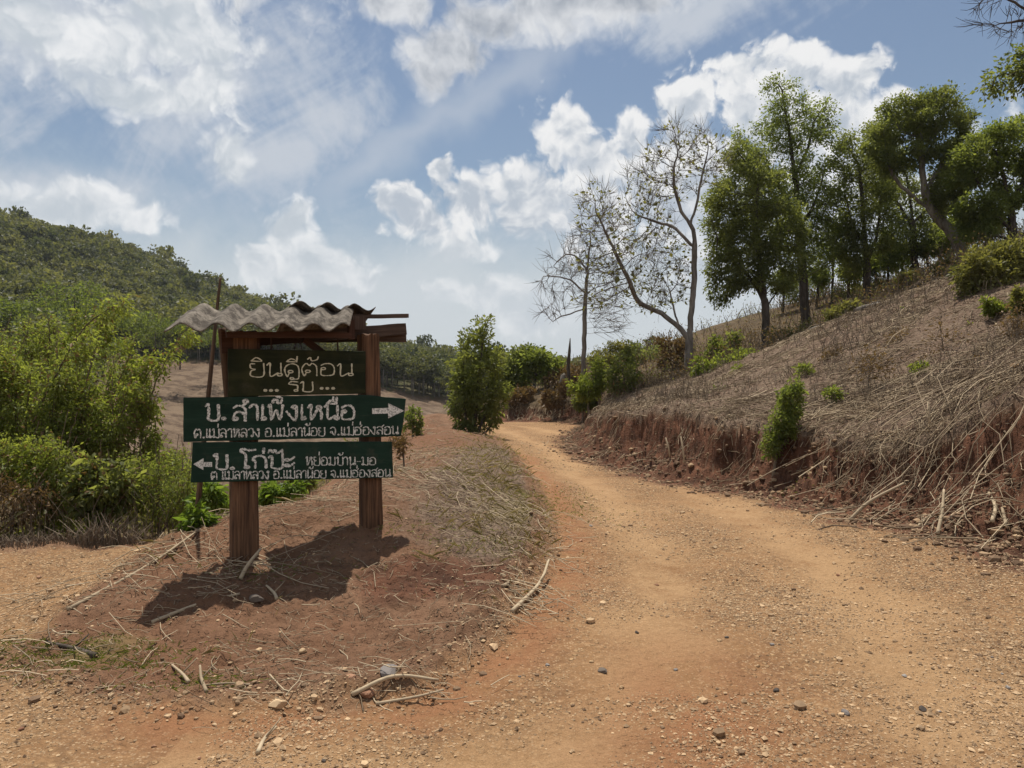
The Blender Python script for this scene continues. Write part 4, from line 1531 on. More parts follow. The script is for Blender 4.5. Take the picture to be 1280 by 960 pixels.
px_tree('bare_tree', 'bare branches of a tree reaching in at the very top right corner', 'tree', 17,
        [[(1500, 330), (1480, 200), (1450, 110), (1400, 60), (1340, 35), (1290, 25), (1250, 30)], [(1400, 60), (1370, 0), (1300, -30)], [(1300, 25), (1270, 5), (1240, -10)]],
        [(1235, 18, 28, 26), (1270, 30, 30, 24), (1290, -20, 40, 30), (1330, 20, 40, 40), (1400, -20, 70, 50)],
        n_attr=500, step=.13, kill=.2, r_base=.14, r_tip=.0065, twigs=(4, .35, .1), leaf=False, n_leaf=0, l_len=.1, l_wid=.05, mat=None, bark=M['bark_dark'], seed=29, cut=-.5, jitter=.2, shell=.2)

# slim understorey trees between the big ones
US = [(1040, 366, 1040, 285, [(1040, 300, 22, 26), (1028, 330, 16, 16)], 38, 'thin sapling with sparse leaves standing against the sky right of the tallest tree'),
      (1110, 372, 1108, 300, [(1108, 318, 18, 24)], 36, 'slender sapling between the twin-stemmed tree and the upright trunk'),
      (1172, 345, 1176, 285, [(1176, 300, 16, 22)], 34, 'slender sapling under the crown of the leaning tree'),
      (1186, 340, 1198, 270, [(1198, 288, 18, 20)], 33, 'thin sapling with few leaves beside the leaning trunk'),
      (978, 395, 980, 345, [(980, 352, 16, 16)], 40, 'small sapling seen behind the two tall trees'),
      (1128, 362, 1126, 300, [(1122, 322, 20, 20)], 38, 'spindly sapling left of the upright trunk'),
      (1058, 385, 1062, 330, [(1062, 340, 14, 16)], 35, 'thin sapling left of the twin thin trunks'),
      (1096, 380, 1092, 315, [(1090, 330, 12, 16)], 37, 'thin dark sapling right behind the twin thin trunks'),
      (1160, 350, 1156, 300, [(1158, 312, 14, 14)], 36, 'thin sapling right of the upright trunk'),
      (1020, 385, 1024, 335, [(1024, 345, 12, 12)], 39, 'thin sapling close behind the tallest trunk, on its right'),
      (1230, 318, 1236, 262, [(1236, 282, 18, 22)], 31, 'spindly sapling above the dense shrub on the crest')]
for k, (x0, y0, x1, y1, cl, d, lab) in enumerate(US):
    px_tree('sapling', lab, 'sapling', d, [[(x0, y0), ((x0 * 2 + x1) / 3 + 1, (y0 * 2 + y1) / 3), (x1, y1)]], cl, n_attr=160, step=.22, kill=.3, r_base=.06, r_tip=.010, leaf=True, n_leaf=3221, l_len=.100, l_wid=.050,
            mat=M['leaf_mid'] if k % 2 else M['leaf_dense'], bark=M['bark_dark'], spread=.14, seed=40 + k, cut=-.4, group='saplings between the trees')

# dead snag and the stump beside it
b = at(711, 462, 34)
b[2] = height(b[None, 0], b[None, 1])[0] - .05
w = MB()
w.tube(np.array([(0, 0, 0), (.02, 0, .5), (-.03, .05, 1.1), (.03, 0, 1.8), (.06, 0, 2.35)]), [.10, .085, .075, .065, .02], 7)
tag(w.build('dead_snag', M['bark_dark'], None, True, tuple(b)), 'bare dead pole of a tree standing left of the smaller bare tree', 'dead tree')
b = at(703, 466, 34)
b[2] = height(b[None, 0], b[None, 1])[0] - .05
w = MB()
w.tube(np.array([(0, 0, 0), (.0, 0, .4), (.05, .0, .75), (.1, 0, .85)]), [.17, .14, .12, .03], 8)
tag(w.build('tree_stump', M['bark_pale'], None, True, tuple(b)), 'short broken grey stump at the foot of the dead pole', 'stump')

# small trees on the far cut bank where the road bends
px_tree('small_tree', 'small dark tree on the far bank, just right of the tall roadside shrub', 'tree', 36,
        [[(655, 500), (652, 480), (648, 462)], [(653, 482), (640, 470)]], [(642, 464, 16, 20), (655, 450, 12, 12), (632, 480, 12, 14)],
        n_attr=300, step=.18, kill=.25, r_base=.09, r_tip=.010, leaf=True, n_leaf=4200, l_len=.16, l_wid=.08, mat=M['leaf_dense'], bark=M['bark_dark'], spread=.2, seed=61)
px_tree('small_tree', 'small tree with spreading flat tiers on the far bank above the dark cut', 'tree', 35.5,
        [[(667, 497), (668, 475), (670, 455), (668, 440)], [(669, 470), (680, 462), (690, 458)], [(667, 497), (676, 490), (684, 498)]], [(668, 446, 16, 12), (684, 464, 16, 9), (692, 456, 9, 9), (660, 470, 12, 8)],
        n_attr=260, step=.18, kill=.25, r_base=.08, r_tip=.010, leaf=True, n_leaf=2800, l_len=.16, l_wid=.08, mat=M['leaf_mid'], bark=M['bark_dark'], spread=.14, seed=62)
px_tree('roadside_shrub', 'tall upright leafy shrub with many stems where the road bends left', 'shrub', 22,
        [[(592, 551), (593, 530), (597, 490), (602, 440), (606, 410)], [(592, 550), (582, 520), (578, 480), (580, 445)], [(592, 550), (604, 525), (615, 490), (620, 455)], [(592, 548), (576, 530), (568, 500)], [(593, 548), (612, 535), (622, 515)]],
        [(598, 470, 28, 50), (580, 490, 20, 45), (615, 480, 16, 45), (604, 420, 12, 22), (588, 440, 16, 30), (574, 515, 14, 28), (598, 525, 28, 22), (616, 515, 12, 20), (612, 412, 5, 16), (594, 405, 4, 14), (625, 445, 5, 16), (570, 470, 5, 18), (582, 425, 4, 16), (632, 490, 5, 14)],
        n_attr=1000, step=.11, kill=.16, r_base=.10, r_tip=.006, leaf=True, n_leaf=9500, l_len=.105, l_wid=.045, mat=M['leaf_dense'], bark=M['bark_dark'], spread=.075, seed=63, cut=-.02, gscale=2.6, up=.25, out=.9, parts=('stems', 'foliage'))
px_tree('dense_shrub', 'big dense dark shrub on the crest at the right edge', 'shrub', 15.5,
        [[(1245, 388), (1245, 365), (1242, 340)], [(1245, 380), (1222, 358), (1210, 340)], [(1245, 380), (1268, 355), (1280, 330)]],
        [(1240, 345, 40, 34), (1215, 350, 20, 24), (1272, 335, 34, 36), (1255, 365, 36, 20), (1225, 325, 22, 16), (1300, 350, 30, 40)],
        n_attr=900, step=.085, kill=.12, r_base=.06, r_tip=.005, leaf=True, n_leaf=14000, l_len=.085, l_wid=.038, mat=M['leaf_olive'], bark=M['bark_dark'], spread=.075, seed=64, cut=-.25, parts=('stems', 'foliage'))
px_tree('bank_shrub', 'upright light green bush growing out of the cut bank by the road', 'shrub', 11.35,
        [[(966, 580), (972, 550), (985, 515), (992, 485)], [(967, 575), (962, 550), (965, 525)], [(968, 570), (985, 545), (996, 520)]],
        [(988, 505, 12, 26), (978, 530, 16, 26), (966, 556, 13, 18), (994, 485, 6, 12)],
        n_attr=420, step=.055, kill=.08, r_base=.022, r_tip=.003, leaf=True, n_leaf=4200, l_len=.052, l_wid=.024, mat=M['leaf_mid'], bark=M['twig'], spread=.035, seed=65, cut=-.25, up=.2, parts=('stems', 'foliage'))
BU = [(735, 500, 27, [(737, 484, 18, 18), (722, 492, 10, 10), (752, 474, 10, 16), (745, 462, 6, 10)], 'leaf_bright', 'bright green bush at the foot of the smaller bare tree'),
      (782, 502, 26, [(780, 470, 18, 34), (772, 490, 16, 14)], 'leaf_dense', 'dark upright bush left of the large bare trunk'),
      (812, 470, 36, [(812, 448, 26, 14), (795, 452, 12, 10)], 'leaf_dense', 'dark low bush on the skyline between the two bare trees'),
      (910, 478, 23.5, [(895, 462, 24, 12), (925, 452, 18, 14), (880, 474, 16, 8)], 'leaf_bright', 'light green bush to the right of the large bare trunk'),
      (895, 452, 31, [(900, 440, 18, 16), (915, 430, 10, 10)], 'leaf_dense', 'dark bush between the large bare tree and the dense round tree'),
      (760, 462, 36, [(755, 448, 22, 10), (775, 440, 14, 9)], 'leaf_olive', 'olive bush behind the smaller bare tree'),
      (975, 440, 29, [(985, 428, 22, 14), (1000, 420, 12, 12)], 'leaf_olive', 'yellowish bush between the dense tree and the tallest trunk'),
      (1050, 405, 24, [(1048, 396, 18, 10), (1066, 388, 12, 8)], 'leaf_olive', 'low yellow-green bush by the log on the crest'),
      (1005, 376, 42, [(1010, 358, 22, 14), (990, 366, 12, 10)], 'leaf_dense', 'dark bush against the sky behind the tallest trunk'),
      (1140, 358, 33, [(1140, 350, 20, 9)], 'leaf_olive', 'olive bush at the foot of the upright trunk'),
      (1190, 345, 27, [(1188, 338, 18, 9)], 'leaf_olive', 'olive bush at the foot of the leaning trunk'),
      (1075, 385, 37, [(1070, 368, 26, 12), (1100, 362, 20, 12)], 'leaf_olive', 'olive thicket below the twin-stemmed tree'),
      (845, 470, 30, [(838, 450, 16, 20), (850, 440, 12, 14)], 'leaf_dry', 'rusty dry bush left of the large bare trunk'),
      (1225, 428, 14, [(1226, 418, 16, 7), (1212, 424, 9, 5)], 'leaf_bright', 'low yellow-green plant on the stubble below the dense shrub'),
      (1255, 402, 13.5, [(1240, 385, 9, 9), (1262, 392, 8, 7)], 'leaf_bright', 'small broad-leaved plant right under the dense shrub'),
      (1278, 395, 13, [(1278, 378, 12, 18)], 'leaf_olive', 'brownish bush cut by the right edge, below the dense shrub'),
      (516, 535, 20, [(516, 522, 9, 14), (510, 530, 8, 9), (520, 534, 9, 9)], 'leaf_mid', 'small green bush just right of the arrow on the sign'),
      (692, 510, 31.6, [(690, 500, 14, 8), (703, 490, 9, 8)], 'leaf_dry', 'dry brown bush hanging over the far cut where the road turns'),
      (728, 515, 29.8, [(730, 502, 14, 12), (742, 490, 12, 10)], 'leaf_dense', 'dark bush in the corner between the far cut and the near bank'),
      (652, 508, 33.5, [(650, 500, 16, 9)], 'leaf_dry', 'brown bush on the lip of the far cut'),
      (700, 478, 35, [(715, 470, 18, 10), (690, 476, 12, 8)], 'leaf_dry', 'dry brown bush by the broken stump')]
for k, (x0, y0, d, cl, mt, lab) in enumerate(BU):
    cx, cy = cl[0][0], cl[0][1]
    s = d / FPX
    rs = np.random.default_rng(900 + k)
    cl = list(cl)
    for c0 in list(cl):
        for q in range(4):
            f = rs.uniform(-1, 1)
            cl.append((c0[0] + f * c0[2] * 1.0, c0[1] - c0[3] * rs.uniform(.5, 1.35), max(2.5, c0[2] * .16), max(3.5, c0[3] * .30)))
    ry = max(c[2] for c in cl) * s
    px_tree('bush', lab, 'bush', d, [[(x0, y0), ((x0 + cx) / 2, (y0 + cy) / 2), (cx, cy)]], cl, n_attr=260, step=ry * .16, kill=ry * .22, r_base=.035, r_tip=.006, leaf=True, n_leaf=2600 if d > 20 else 1200,
            l_len=.11 if d > 20 else .07, l_wid=.055 if d > 20 else .034, mat=M[mt], bark=M['twig'], spread=ry * .13, seed=70 + k, cut=-.08, up=.1, parts=('stems', 'foliage'), group='bushes on the hillside')

# ------------------------------------------------------------------ the thicket beyond the left-hand track
LG = 'bushes beyond the left track'
TH = [  # foot px, depth, limbs, clumps, leaf material, leaf size, counts, label
    ((15, 678), 8.3, [[(15, 678), (15, 650), (20, 620)]], [(15, 632, 50, 34), (-30, 620, 50, 40)], 'leaf_dry', (.05, .022), 380, 1900, 'low tangle of dry brown twigs at the left edge of the thicket'),
    ((60, 676), 8.7, [[(60, 676), (60, 630), (66, 590)], [(60, 670), (35, 620), (20, 590)]], [(60, 600, 42, 46), (25, 585, 34, 40), (75, 640, 30, 26)], 'leaf_bright', (.058, .030), 520, 3800, 'grey-green bush above the dry tangle at the left edge'),
    ((128, 674), 8.6, [[(128, 674), (124, 640), (120, 600)], [(128, 670), (142, 630), (150, 600)]], [(122, 620, 28, 40), (145, 608, 24, 34), (108, 600, 20, 24)], 'leaf_dense', (.095, .060), 300, 1500, 'dark bush with large heart-shaped leaves, low in the middle of the thicket'),
    ((200, 674), 9.0, [[(200, 674), (198, 640), (196, 600)], [(200, 670), (222, 630), (232, 600)]], [(198, 622, 40, 42), (230, 618, 28, 40), (180, 590, 24, 26)], 'leaf_yellow', (.050, .018), 560, 3600, 'olive weedy bush with thin dry stems, at the right end of the thicket'),
    ((30, 660), 10.2, [[(30, 660), (30, 590), (45, 520), (75, 460), (110, 405), (160, 372)], [(30, 640), (5, 560), (0, 500)], [(35, 600), (60, 540), (70, 500)]],
     [(25, 540, 44, 54), (70, 480, 26, 36), (104, 428, 18, 26), (140, 388, 22, 14), (0, 480, 34, 44), (60, 550, 34, 40)], 'leaf_yellow', (.068, .036), 760, 5200, 'tall climbing bush whose arching spray rises above the left thicket'),
    ((110, 660), 10.4, [[(110, 660), (108, 600), (104, 540), (100, 490)], [(110, 640), (132, 580), (142, 540)]], [(102, 530, 34, 50), (140, 540, 32, 40), (88, 480, 18, 24), (160, 500, 18, 26), (120, 580, 40, 30)], 'leaf_bright', (.064, .032), 640, 4600, 'mid green bush in the middle of the thicket, right of the climbing spray'),
    ((170, 655), 10.8, [[(170, 655), (172, 600), (180, 530), (198, 470), (222, 425), (240, 405)], [(172, 620), (160, 560), (168, 500), (196, 450)]],
     [(168, 560, 30, 40), (184, 510, 10, 30), (206, 462, 10, 26), (230, 425, 12, 14), (175, 470, 12, 20), (196, 445, 10, 8)], 'leaf_bright', (.072, .036), 420, 2100, 'open bush with thin leaning sprays in front of the brown far field'),
    ((215, 655), 11.2, [[(215, 655), (215, 610), (214, 570)]], [(214, 590, 36, 32), (240, 600, 24, 32), (190, 570, 20, 22)], 'leaf_yellow', (.056, .022), 420, 3200, 'fresh green bush just left of the sign boards'),
    ((-40, 660), 10.0, [[(-40, 660), (-40, 580), (-45, 500)]], [(-45, 540, 50, 80), (-20, 460, 34, 40)], 'leaf_bright', (.066, .034), 420, 3000, 'mid green bush cut by the left edge of the picture'),
    ((20, 640), 13.0, [[(20, 640), (25, 540), (30, 470)], [(22, 600), (60, 500), (80, 440)]], [(30, 480, 46, 44), (80, 450, 34, 34), (-10, 460, 40, 30)], 'leaf_yellow', (.08, .042), 460, 3400, 'yellow-green bush behind the climbing spray'),
    ((130, 640), 13.5, [[(130, 640), (130, 560), (126, 490)], [(130, 600), (150, 520), (160, 470)]], [(126, 500, 34, 44), (158, 500, 26, 44), (100, 470, 22, 26)], 'leaf_yellow', (.076, .04), 400, 2900, 'olive bush at the back of the thicket, above the large-leaved one'),
    ((95, 655), 11.0, [[(95, 655), (92, 570), (98, 480), (104, 415), (108, 385)], [(92, 560), (110, 470), (128, 410), (138, 385)], [(92, 580), (76, 490), (70, 430), (72, 405)], [(94, 600), (130, 520), (160, 450), (172, 415)]],
     [(100, 420, 9, 30), (128, 415, 9, 28), (73, 440, 9, 34), (160, 455, 9, 34), (95, 500, 26, 40), (104, 390, 5, 10), (137, 388, 5, 10)], 'leaf_bright', (.066, .032), 420, 2600, 'feathery tall shoots rising in the middle of the thicket'),
    ((40, 655), 11.6, [[(40, 655), (36, 560), (30, 470), (36, 400)], [(38, 580), (56, 490), (62, 420), (58, 390)], [(38, 580), (10, 480), (4, 420)]],
     [(34, 430, 10, 34), (60, 430, 10, 36), (6, 440, 12, 34), (40, 510, 30, 44)], 'leaf_yellow', (.066, .034), 380, 2400, 'feathery yellow-green shoots at the left of the thicket, left of the arching spray'),
    ((262, 640), 8.6, [[(262, 645), (262, 630), (264, 612)]], [(264, 618, 18, 16), (276, 628, 12, 12), (248, 632, 12, 10)], 'leaf_herb', (.075, .036), 130, 800, 'bright lime-green herb left of the thick sign post'),
    ((350, 622), 8.9, [[(350, 628), (350, 615), (352, 604)]], [(350, 614, 22, 12), (335, 622, 12, 10), (368, 608, 12, 10)], 'leaf_herb', (.075, .036), 130, 800, 'bright lime-green herb between the two sign posts'),
    ((246, 668), 6.85, [[(246, 672), (246, 656), (246, 640)]], [(246, 648, 15, 14), (258, 656, 11, 10), (234, 660, 9, 8)], 'leaf_herb', (.062, .030), 110, 620, 'bright lime-green herb at the foot of the slim tall stake'),
    ((375, 610), 9.6, [[(378, 614), (378, 600), (376, 590)]], [(378, 600, 14, 12)], 'leaf_dense', (.07, .036), 90, 500, 'small dark leafy plant behind the sign, nearer the right post'),
]
for k, (foot, d, limbs, cl, mt, (ll, lw), na, nlf, lab) in enumerate(TH):
    herb = mt == 'leaf_herb' or nlf < 600
    if not herb:
        rs = np.random.default_rng(700 + k)
        limbs, cl = list(limbs), list(cl)
        for c0 in list(cl):
            if min(c0[2:4]) < 20:
                continue
            for q in range(3):
                f = rs.uniform(-.9, .9)
                h_ = rs.uniform(.9, 1.9)
                x1, y1 = c0[0] + f * c0[2], c0[1] - c0[3] * h_
                limbs.append([(c0[0] + f * c0[2] * .4, c0[1] + c0[3] * .3), (c0[0] + f * c0[2] * .75, c0[1] - c0[3] * h_ * .5), (x1 + 6 * f, y1)])
                for w_ in (.55, .75, .92):
                    cl.append((c0[0] + f * c0[2] * (.4 + .6 * w_), c0[1] - c0[3] * h_ * w_, 6 * (1.3 - w_) + 2, 9))
        nlf = int(nlf * 1.25)
    px_tree('herb' if herb else 'bush', lab, 'plant' if herb else 'bush', d, limbs, cl, n_attr=na, step=.065 if not herb else .035, kill=.095 if not herb else .05, r_base=.022 if not herb else .008, r_tip=.0035 if not herb else .002,
            leaf=True, n_leaf=nlf if herb else int(nlf * 1.55), l_len=ll * (1 if herb else .78), l_wid=lw * (1 if herb else .70), mat=(M[mt], M['leaf_dry']) if not herb else M[mt], bark=M['twig'], spread=.055 if not herb else .02, seed=120 + k, cut=-.16, up=.18, jitter=.3, droop=.25, parts=('stems', 'foliage'),
            group=LG if not herb else 'low herbs behind the sign', fresh=.10 if mt != 'leaf_dry' else .9)


def scatter_polar(n, a0, a1, r0, r1, rng, power=1.0):
    """Points in a wedge seen from the road, denser close by."""
    a = rng.uniform(math.radians(a0), math.radians(a1), n)
    u = rng.uniform(0, 1, n)
    r = r0 * (r1 / r0) ** (u ** power)
    return r * np.sin(a), r * np.cos(a)


# undergrowth on the falling ground beyond the track (uncountable)
rng = np.random.default_rng(201)
x, y = scatter_polar(26000, -44, -3, 8.2, 60, rng, .8)
wild = np.array([(-3.3, 8.8), (-5, 7.9), (-7, 7.4), (-60, 6.2), (-60, 60), (-6, 60), (-4.5, 30), (-4.8, 22), (-3.6, 14), (-2.9, 10)])
ok = (poly_sd(x, y, wild) > rng.uniform(0, .5, len(x)))
x, y = x[ok], y[ok]
g = ground_pts(x, y)
r = np.hypot(x, y)
hgt = (.12 + .45 * np.clip(.5 + perlin(x * .5, y * .5, 77), 0, 1)) * np.clip(.8 + r / 40, .8, 1.8)
b = MB()
p = g + np.stack([np.zeros_like(x), np.zeros_like(x), rng.uniform(0, 1, len(x)) ** .8 * hgt], -1)
leaf_cards(p, rng.normal(size=(len(x), 3)) * .6 + np.array([0, 0, .5]), .05 + .0045 * r, .022 + .002 * r, b, np.clip(.35 + .35 * perlin(x * .3, y * .3, 78) + rng.uniform(-.2, .3, len(x)), 0, 1), rng=rng)
tag(b.build('undergrowth', M['leaf_olive']), 'low tangled undergrowth falling away beyond the left track', 'undergrowth', kind='stuff')
b = MB()
x, y = scatter_polar(9000, -42, -12, 8.1, 20, rng)
ok = (poly_sd(x, y, wild) > 0)
x, y = x[ok], y[ok]
g = ground_pts(x, y)
n = len(x)
for q in range(0, n, 1):
    h = rng.uniform(.2, .75)
    lean = rng.normal(0, .16, 2)
    pts = g[q] + np.array([(0, 0, -.02), (lean[0] * .3 * h, lean[1] * .3 * h, h * .5), (lean[0] * h * 1.6, lean[1] * h * 1.6, h)])
    b.tube(pts, [.0035, .003, .0015], 3, rng.uniform(0, 1), cap=False)
    if q > 2600:
        break
# a ragged fringe of dry grass and twigs along the far edge of the track
fx_ = rng.uniform(-8.5, -3.1, 2600)
fy_ = np.interp(fx_, [-8.5, -7.0, -4.9, -3.3], [7.3, 7.15, 7.75, 8.55]) + np.abs(rng.normal(0, .28, 2600)) - .08
g2 = ground_pts(fx_, fy_)
for q in range(2600):
    h = rng.uniform(.06, .42) * (.25 + 1.0 * max(0.0, .5 + float(perlin(fx_[q] * 1.7, 3.3, 44))))
    lean = rng.normal(0, .35, 2)
    b.tube(g2[q] + np.array([(0, 0, -.02), (lean[0] * .3 * h, lean[1] * .3 * h, h * .5), (lean[0] * h * 1.3, lean[1] * h * 1.3, h)]), [.004, .0034, .002], 3, rng.uniform(.3, 2.2), cap=False)
tag(b.build('dry_stems', M['twig']), 'dry stems standing in the thicket beyond the left track', 'dry weeds', kind='stuff')

# ------------------------------------------------------------------ forest on the far hills
def crown_proto(seed, n, card, h, w):
    rng = np.random.default_rng(seed)
    cl = []
    for i in range(7):
        cl.append((np.array([rng.uniform(-.5, .5) * w, rng.uniform(-.5, .5) * w, h * rng.uniform(.45, .92)]), np.array([1, 1, .72]) * w * rng.uniform(.22, .38)))
    p = ellipsoid_pts(cl, n, rng, .5)
    b = MB()
    out = norm(p - np.array([0, 0, h * .5])) + rng.normal(size=(n, 3)) * .6
    # flat-ish sprays: the card lies across the outward direction
    ax = np.cross(out, rng.normal(size=(n, 3)))
    sz = rng.lognormal(0, .3, n)
    leaf_cards(p, ax, card * sz, card * .75 * sz, b, np.clip(rng.uniform(0, 1, n), 0, 1), rng=rng, fold=.2)
    V = np.concatenate(b.v)
    F = np.concatenate(b.f)
    return V, F


def trunk_proto(h, r, lean):
    V, F = tube_geo(np.array([(0, 0, -.6), (lean * .3, 0, h * .35), (lean, 0, h * .75)]), [r, r * .8, r * .35], 4, False)
    return V, F[0]


rng = np.random.default_rng(301)
PN = [crown_proto(310 + i, 330, .52, 6.2, 4.2) for i in range(5)]
PF = [crown_proto(330 + i, 170, .66, 5.6, 4.0) for i in range(5)]
TP = trunk_proto(6.0, .13, .3)
na = 22000
a = rng.uniform(math.radians(-52), math.radians(12), na)
r = np.sqrt(rng.uniform(92 ** 2, 430 ** 2, na))
fx, fy = r * np.sin(a), r * np.cos(a)
bz = poly_sd(fx, fy, np.array([at(140, 470, 1)[:2] * 100, at(60, 540, 1)[:2] * 78, at(300, 620, 1)[:2] * 66, at(640, 560, 1)[:2] * 70, at(640, 505, 1)[:2] * 156, at(560, 497, 1)[:2] * 150, at(420, 460, 1)[:2] * 142, at(300, 452, 1)[:2] * 138, at(150, 452, 1)[:2] * 128]))
dens = .66 + .35 * sstep(230, 290, r) + .75 * perlin(fx * .02, fy * .02, 88)
ok = (bz < -2.5) & (rng.uniform(0, 1, na) < dens) & ((r < 330) | (rng.uniform(0, 1, na) < .35))
ok &= ~((r < 125) & (np.degrees(a) > -24))
fx, fy, r = fx[ok], fy[ok], r[ok]
fz = height(fx, fy)
print('forest trees', len(fx))
VV, FF, TT, nn = [], [], [], 0
VT, FT, nt = [], [], 0
for i in range(len(fx)):
    V, F = (PN if r[i] < 185 else PF)[rng.integers(5)]
    s = rng.lognormal(0, .22) * (.92 if r[i] > 185 else .85)
    th = rng.uniform(0, 6.28)
    c_, s_ = math.cos(th) * s, math.sin(th) * s
    sz_ = s * rng.uniform(.85, 1.2)
    W = np.stack([V[:, 0] * c_ - V[:, 1] * s_ + fx[i], V[:, 0] * s_ + V[:, 1] * c_ + fy[i], V[:, 2] * sz_ + fz[i]], -1)
    VV.append(W); FF.append(F + nn); nn += len(V)
    base = np.clip(.5 + .55 * perlin(fx[i] * .015, fy[i] * .015, 91) + rng.normal(0, .34), 0, 1)
    TT.append(np.clip(base + rng.uniform(-.15, .15, len(F)), 0, 1))
    if r[i] < 220:
        V, F = TP
        VT.append(np.stack([V[:, 0] * c_ + fx[i], V[:, 1] * s + fy[i], V[:, 2] * sz_ + fz[i]], -1)); FT.append(F + nt); nt += len(V)
tag(obj('forest', raw_mesh('forest', np.concatenate(VV), [np.concatenate(FF)], False, {'tint': np.concatenate(TT)}), M['leaf_forest']), 'green forest covering the far hill', 'forest', kind='stuff')
FTa = np.concatenate(FT)
tag(obj('forest_trunks', raw_mesh('forest_trunks', np.concatenate(VT), [FTa], True, {'tint': rng.uniform(0, 1, len(FTa))}), M['bark_pale']), 'slim pale trunks of the far forest', 'forest', kind='stuff')
del VV, FF, TT, VT, FT

# the trees along the forest's lower edge, one by one
bark_s = M['bark_pale']
protos = []
for k in range(3):
    V, F = crown_proto(360 + k, 560, .46, 8.0, 4.0)
    cm = raw_mesh('crown', V, [F], False, {'tint': rng.uniform(0, 1, len(F))})
    cm.materials.append(M['leaf_forest'])
    b = MB()
    b.tube(np.array([(0, 0, -.5), (.1, 0, 2.5), (.25, 0, 4.5), (.2, .1, 6.6)]), [.15, .13, .10, .03], 5, .6)
    b.tube(np.array([(.2, 0, 3.8), (.7, .3, 4.8), (1.1, .4, 5.8)]), [.06, .045, .02], 4, .6)
    tm = b.mesh('trunk', True)
    tm.materials.append(bark_s)
    protos.append((tm, cm))
edge = [(130 + 12 * i, 450, 133 + 6 * rng.uniform(-1, 1) + i * .5) for i in range(17)] + [(430 + 9 * i, 478 + 1.6 * i, 150 + 4 * rng.uniform(-1, 1)) for i in range(17)]
ET = 'slim pale-trunked trees along the lower edge of the far forest'
for px_, py_, d in edge:
    q = at(px_ + rng.uniform(-5, 5), py_, d)
    z = float(height(q[None, 0], q[None, 1])[0])
    t = empty('forest_edge_tree', (q[0], q[1], z), rng.uniform(0, 6.28))
    t.scale = (1, 1, 1)
    tag(t, 'slim pale-trunked tree at the lower edge of the far forest, above the brown field', 'tree', ET)
    tm, cm = protos[rng.integers(3)]
    s = rng.uniform(.7, 1.1)
    for nm, me, mt in (('trunk', tm, None), ('crown', cm, None)):
        o = bpy.data.objects.new(nm, me)
        COL.objects.link(o)
        o.parent = t
        o.scale = (s, s, s * rng.uniform(.95, 1.1))

# brighter, nearer trees in the valley at the left
VT_ = [(20, 415, 92, 1.0), (60, 425, 88, .8), (95, 400, 96, 1.05), (128, 420, 98, .95), (165, 415, 104, .9), (195, 425, 108, .8), (-25, 420, 90, 1.1), (110, 440, 84, .7), (150, 445, 88, .65), (225, 420, 112, .75), (45, 455, 72, .7), (-10, 455, 70, .8), (85, 465, 70, .6), (262, 430, 118, .7)]
vp = []
for k in range(3):
    V, F = crown_proto(380 + k, 1500, .36, 8.5, 7.6)
    cm = raw_mesh('crown', V, [F], False, {'tint': rng.uniform(0, 1, len(F))})
    cm.materials.append(M['leaf_valley'])
    b = MB()
    b.tube(np.array([(0, 0, -4), (.1, 0, 1.5), (.25, 0, 4.0), (.2, .1, 6.6)]), [.2, .17, .12, .03], 6, .6)
    tm = b.mesh('trunk', True)
    tm.materials.append(M['bark_dark'])
    vp.append((tm, cm))
for k, (px_, py_, d, s) in enumerate(VT_):
    q = at(px_, py_, d)
    z = float(height(q[None, 0], q[None, 1])[0])
    t = empty('valley_tree', (q[0], q[1], max(z, q[2] - 2.5)), rng.uniform(0, 6.28))
    tag(t, 'round bright green tree in the valley at the foot of the forested hill', 'tree', 'bright green trees at the foot of the hill')
    for nm, me in zip(('trunk', 'crown'), vp[k % 3]):
        o = bpy.data.objects.new(nm, me)
        COL.objects.link(o)
        o.parent = t
        o.scale = (s * .8, s * .8, s * .8)

# ------------------------------------------------------------------ stalks, gravel, grass
def stalks(p0, axis, L, r, bend, mb, tint, rng, npt=4, lift=None):
    """Many thin three-sided stalks at once. p0: centres; axis: unit directions."""
    n = len(p0)
    axis = norm(axis)
    side = norm(np.cross(axis, np.array([0.05, 0.02, 1.0]) + rng.normal(0, .25, (n, 3))))
    upv = np.cross(side, axis)
    t = np.linspace(-.5, .5, npt)
    L = np.broadcast_to(L, (n,))[:, None, None]
    r = np.broadcast_to(r, (n,))
    b1, b2 = rng.normal(0, bend, n)[:, None, None], rng.normal(0, bend, n)[:, None, None]
    tt = t[None, :, None]
    C = p0[:, None] + axis[:, None] * tt * L + (side[:, None] * b1 + upv[:, None] * b2 * .6) * (1 - 4 * tt ** 2) * L
    C = C + rng.normal(0, 1, C.shape) * (np.broadcast_to(r, (n,))[:, None, None] * .5)
    taper = np.linspace(1.0, .6, npt)[None, :, None]
    a = np.arange(3) * 2.0944
    ring = side[:, None, None] * np.cos(a)[None, None, :, None] + upv[:, None, None] * np.sin(a)[None, None, :, None]
    V = C[:, :, None, :] + ring * (r[:, None, None] * taper)[..., None]
    V = V.reshape(-1, 3)
    base = (np.arange(n) * npt * 3)[:, None, None]
    i = (np.arange(npt - 1) * 3)[None, :, None]
    j = np.arange(3)[None, None, :]
    j2 = (j + 1) % 3
    F = np.stack(np.broadcast_arrays(base + i + j, base + i + j2, base + i + 3 + j2, base + i + 3 + j), -1).reshape(-1, 4)
    mb.add(V, F, np.repeat(tint, (npt - 1) * 3))


def ground_normal(x, y, e=.05):
    h0 = height(x, y)
    return norm(np.stack([-(height(x + e, y) - h0) / e, -(height(x, y + e) - h0) / e, np.ones_like(x)], -1)), h0


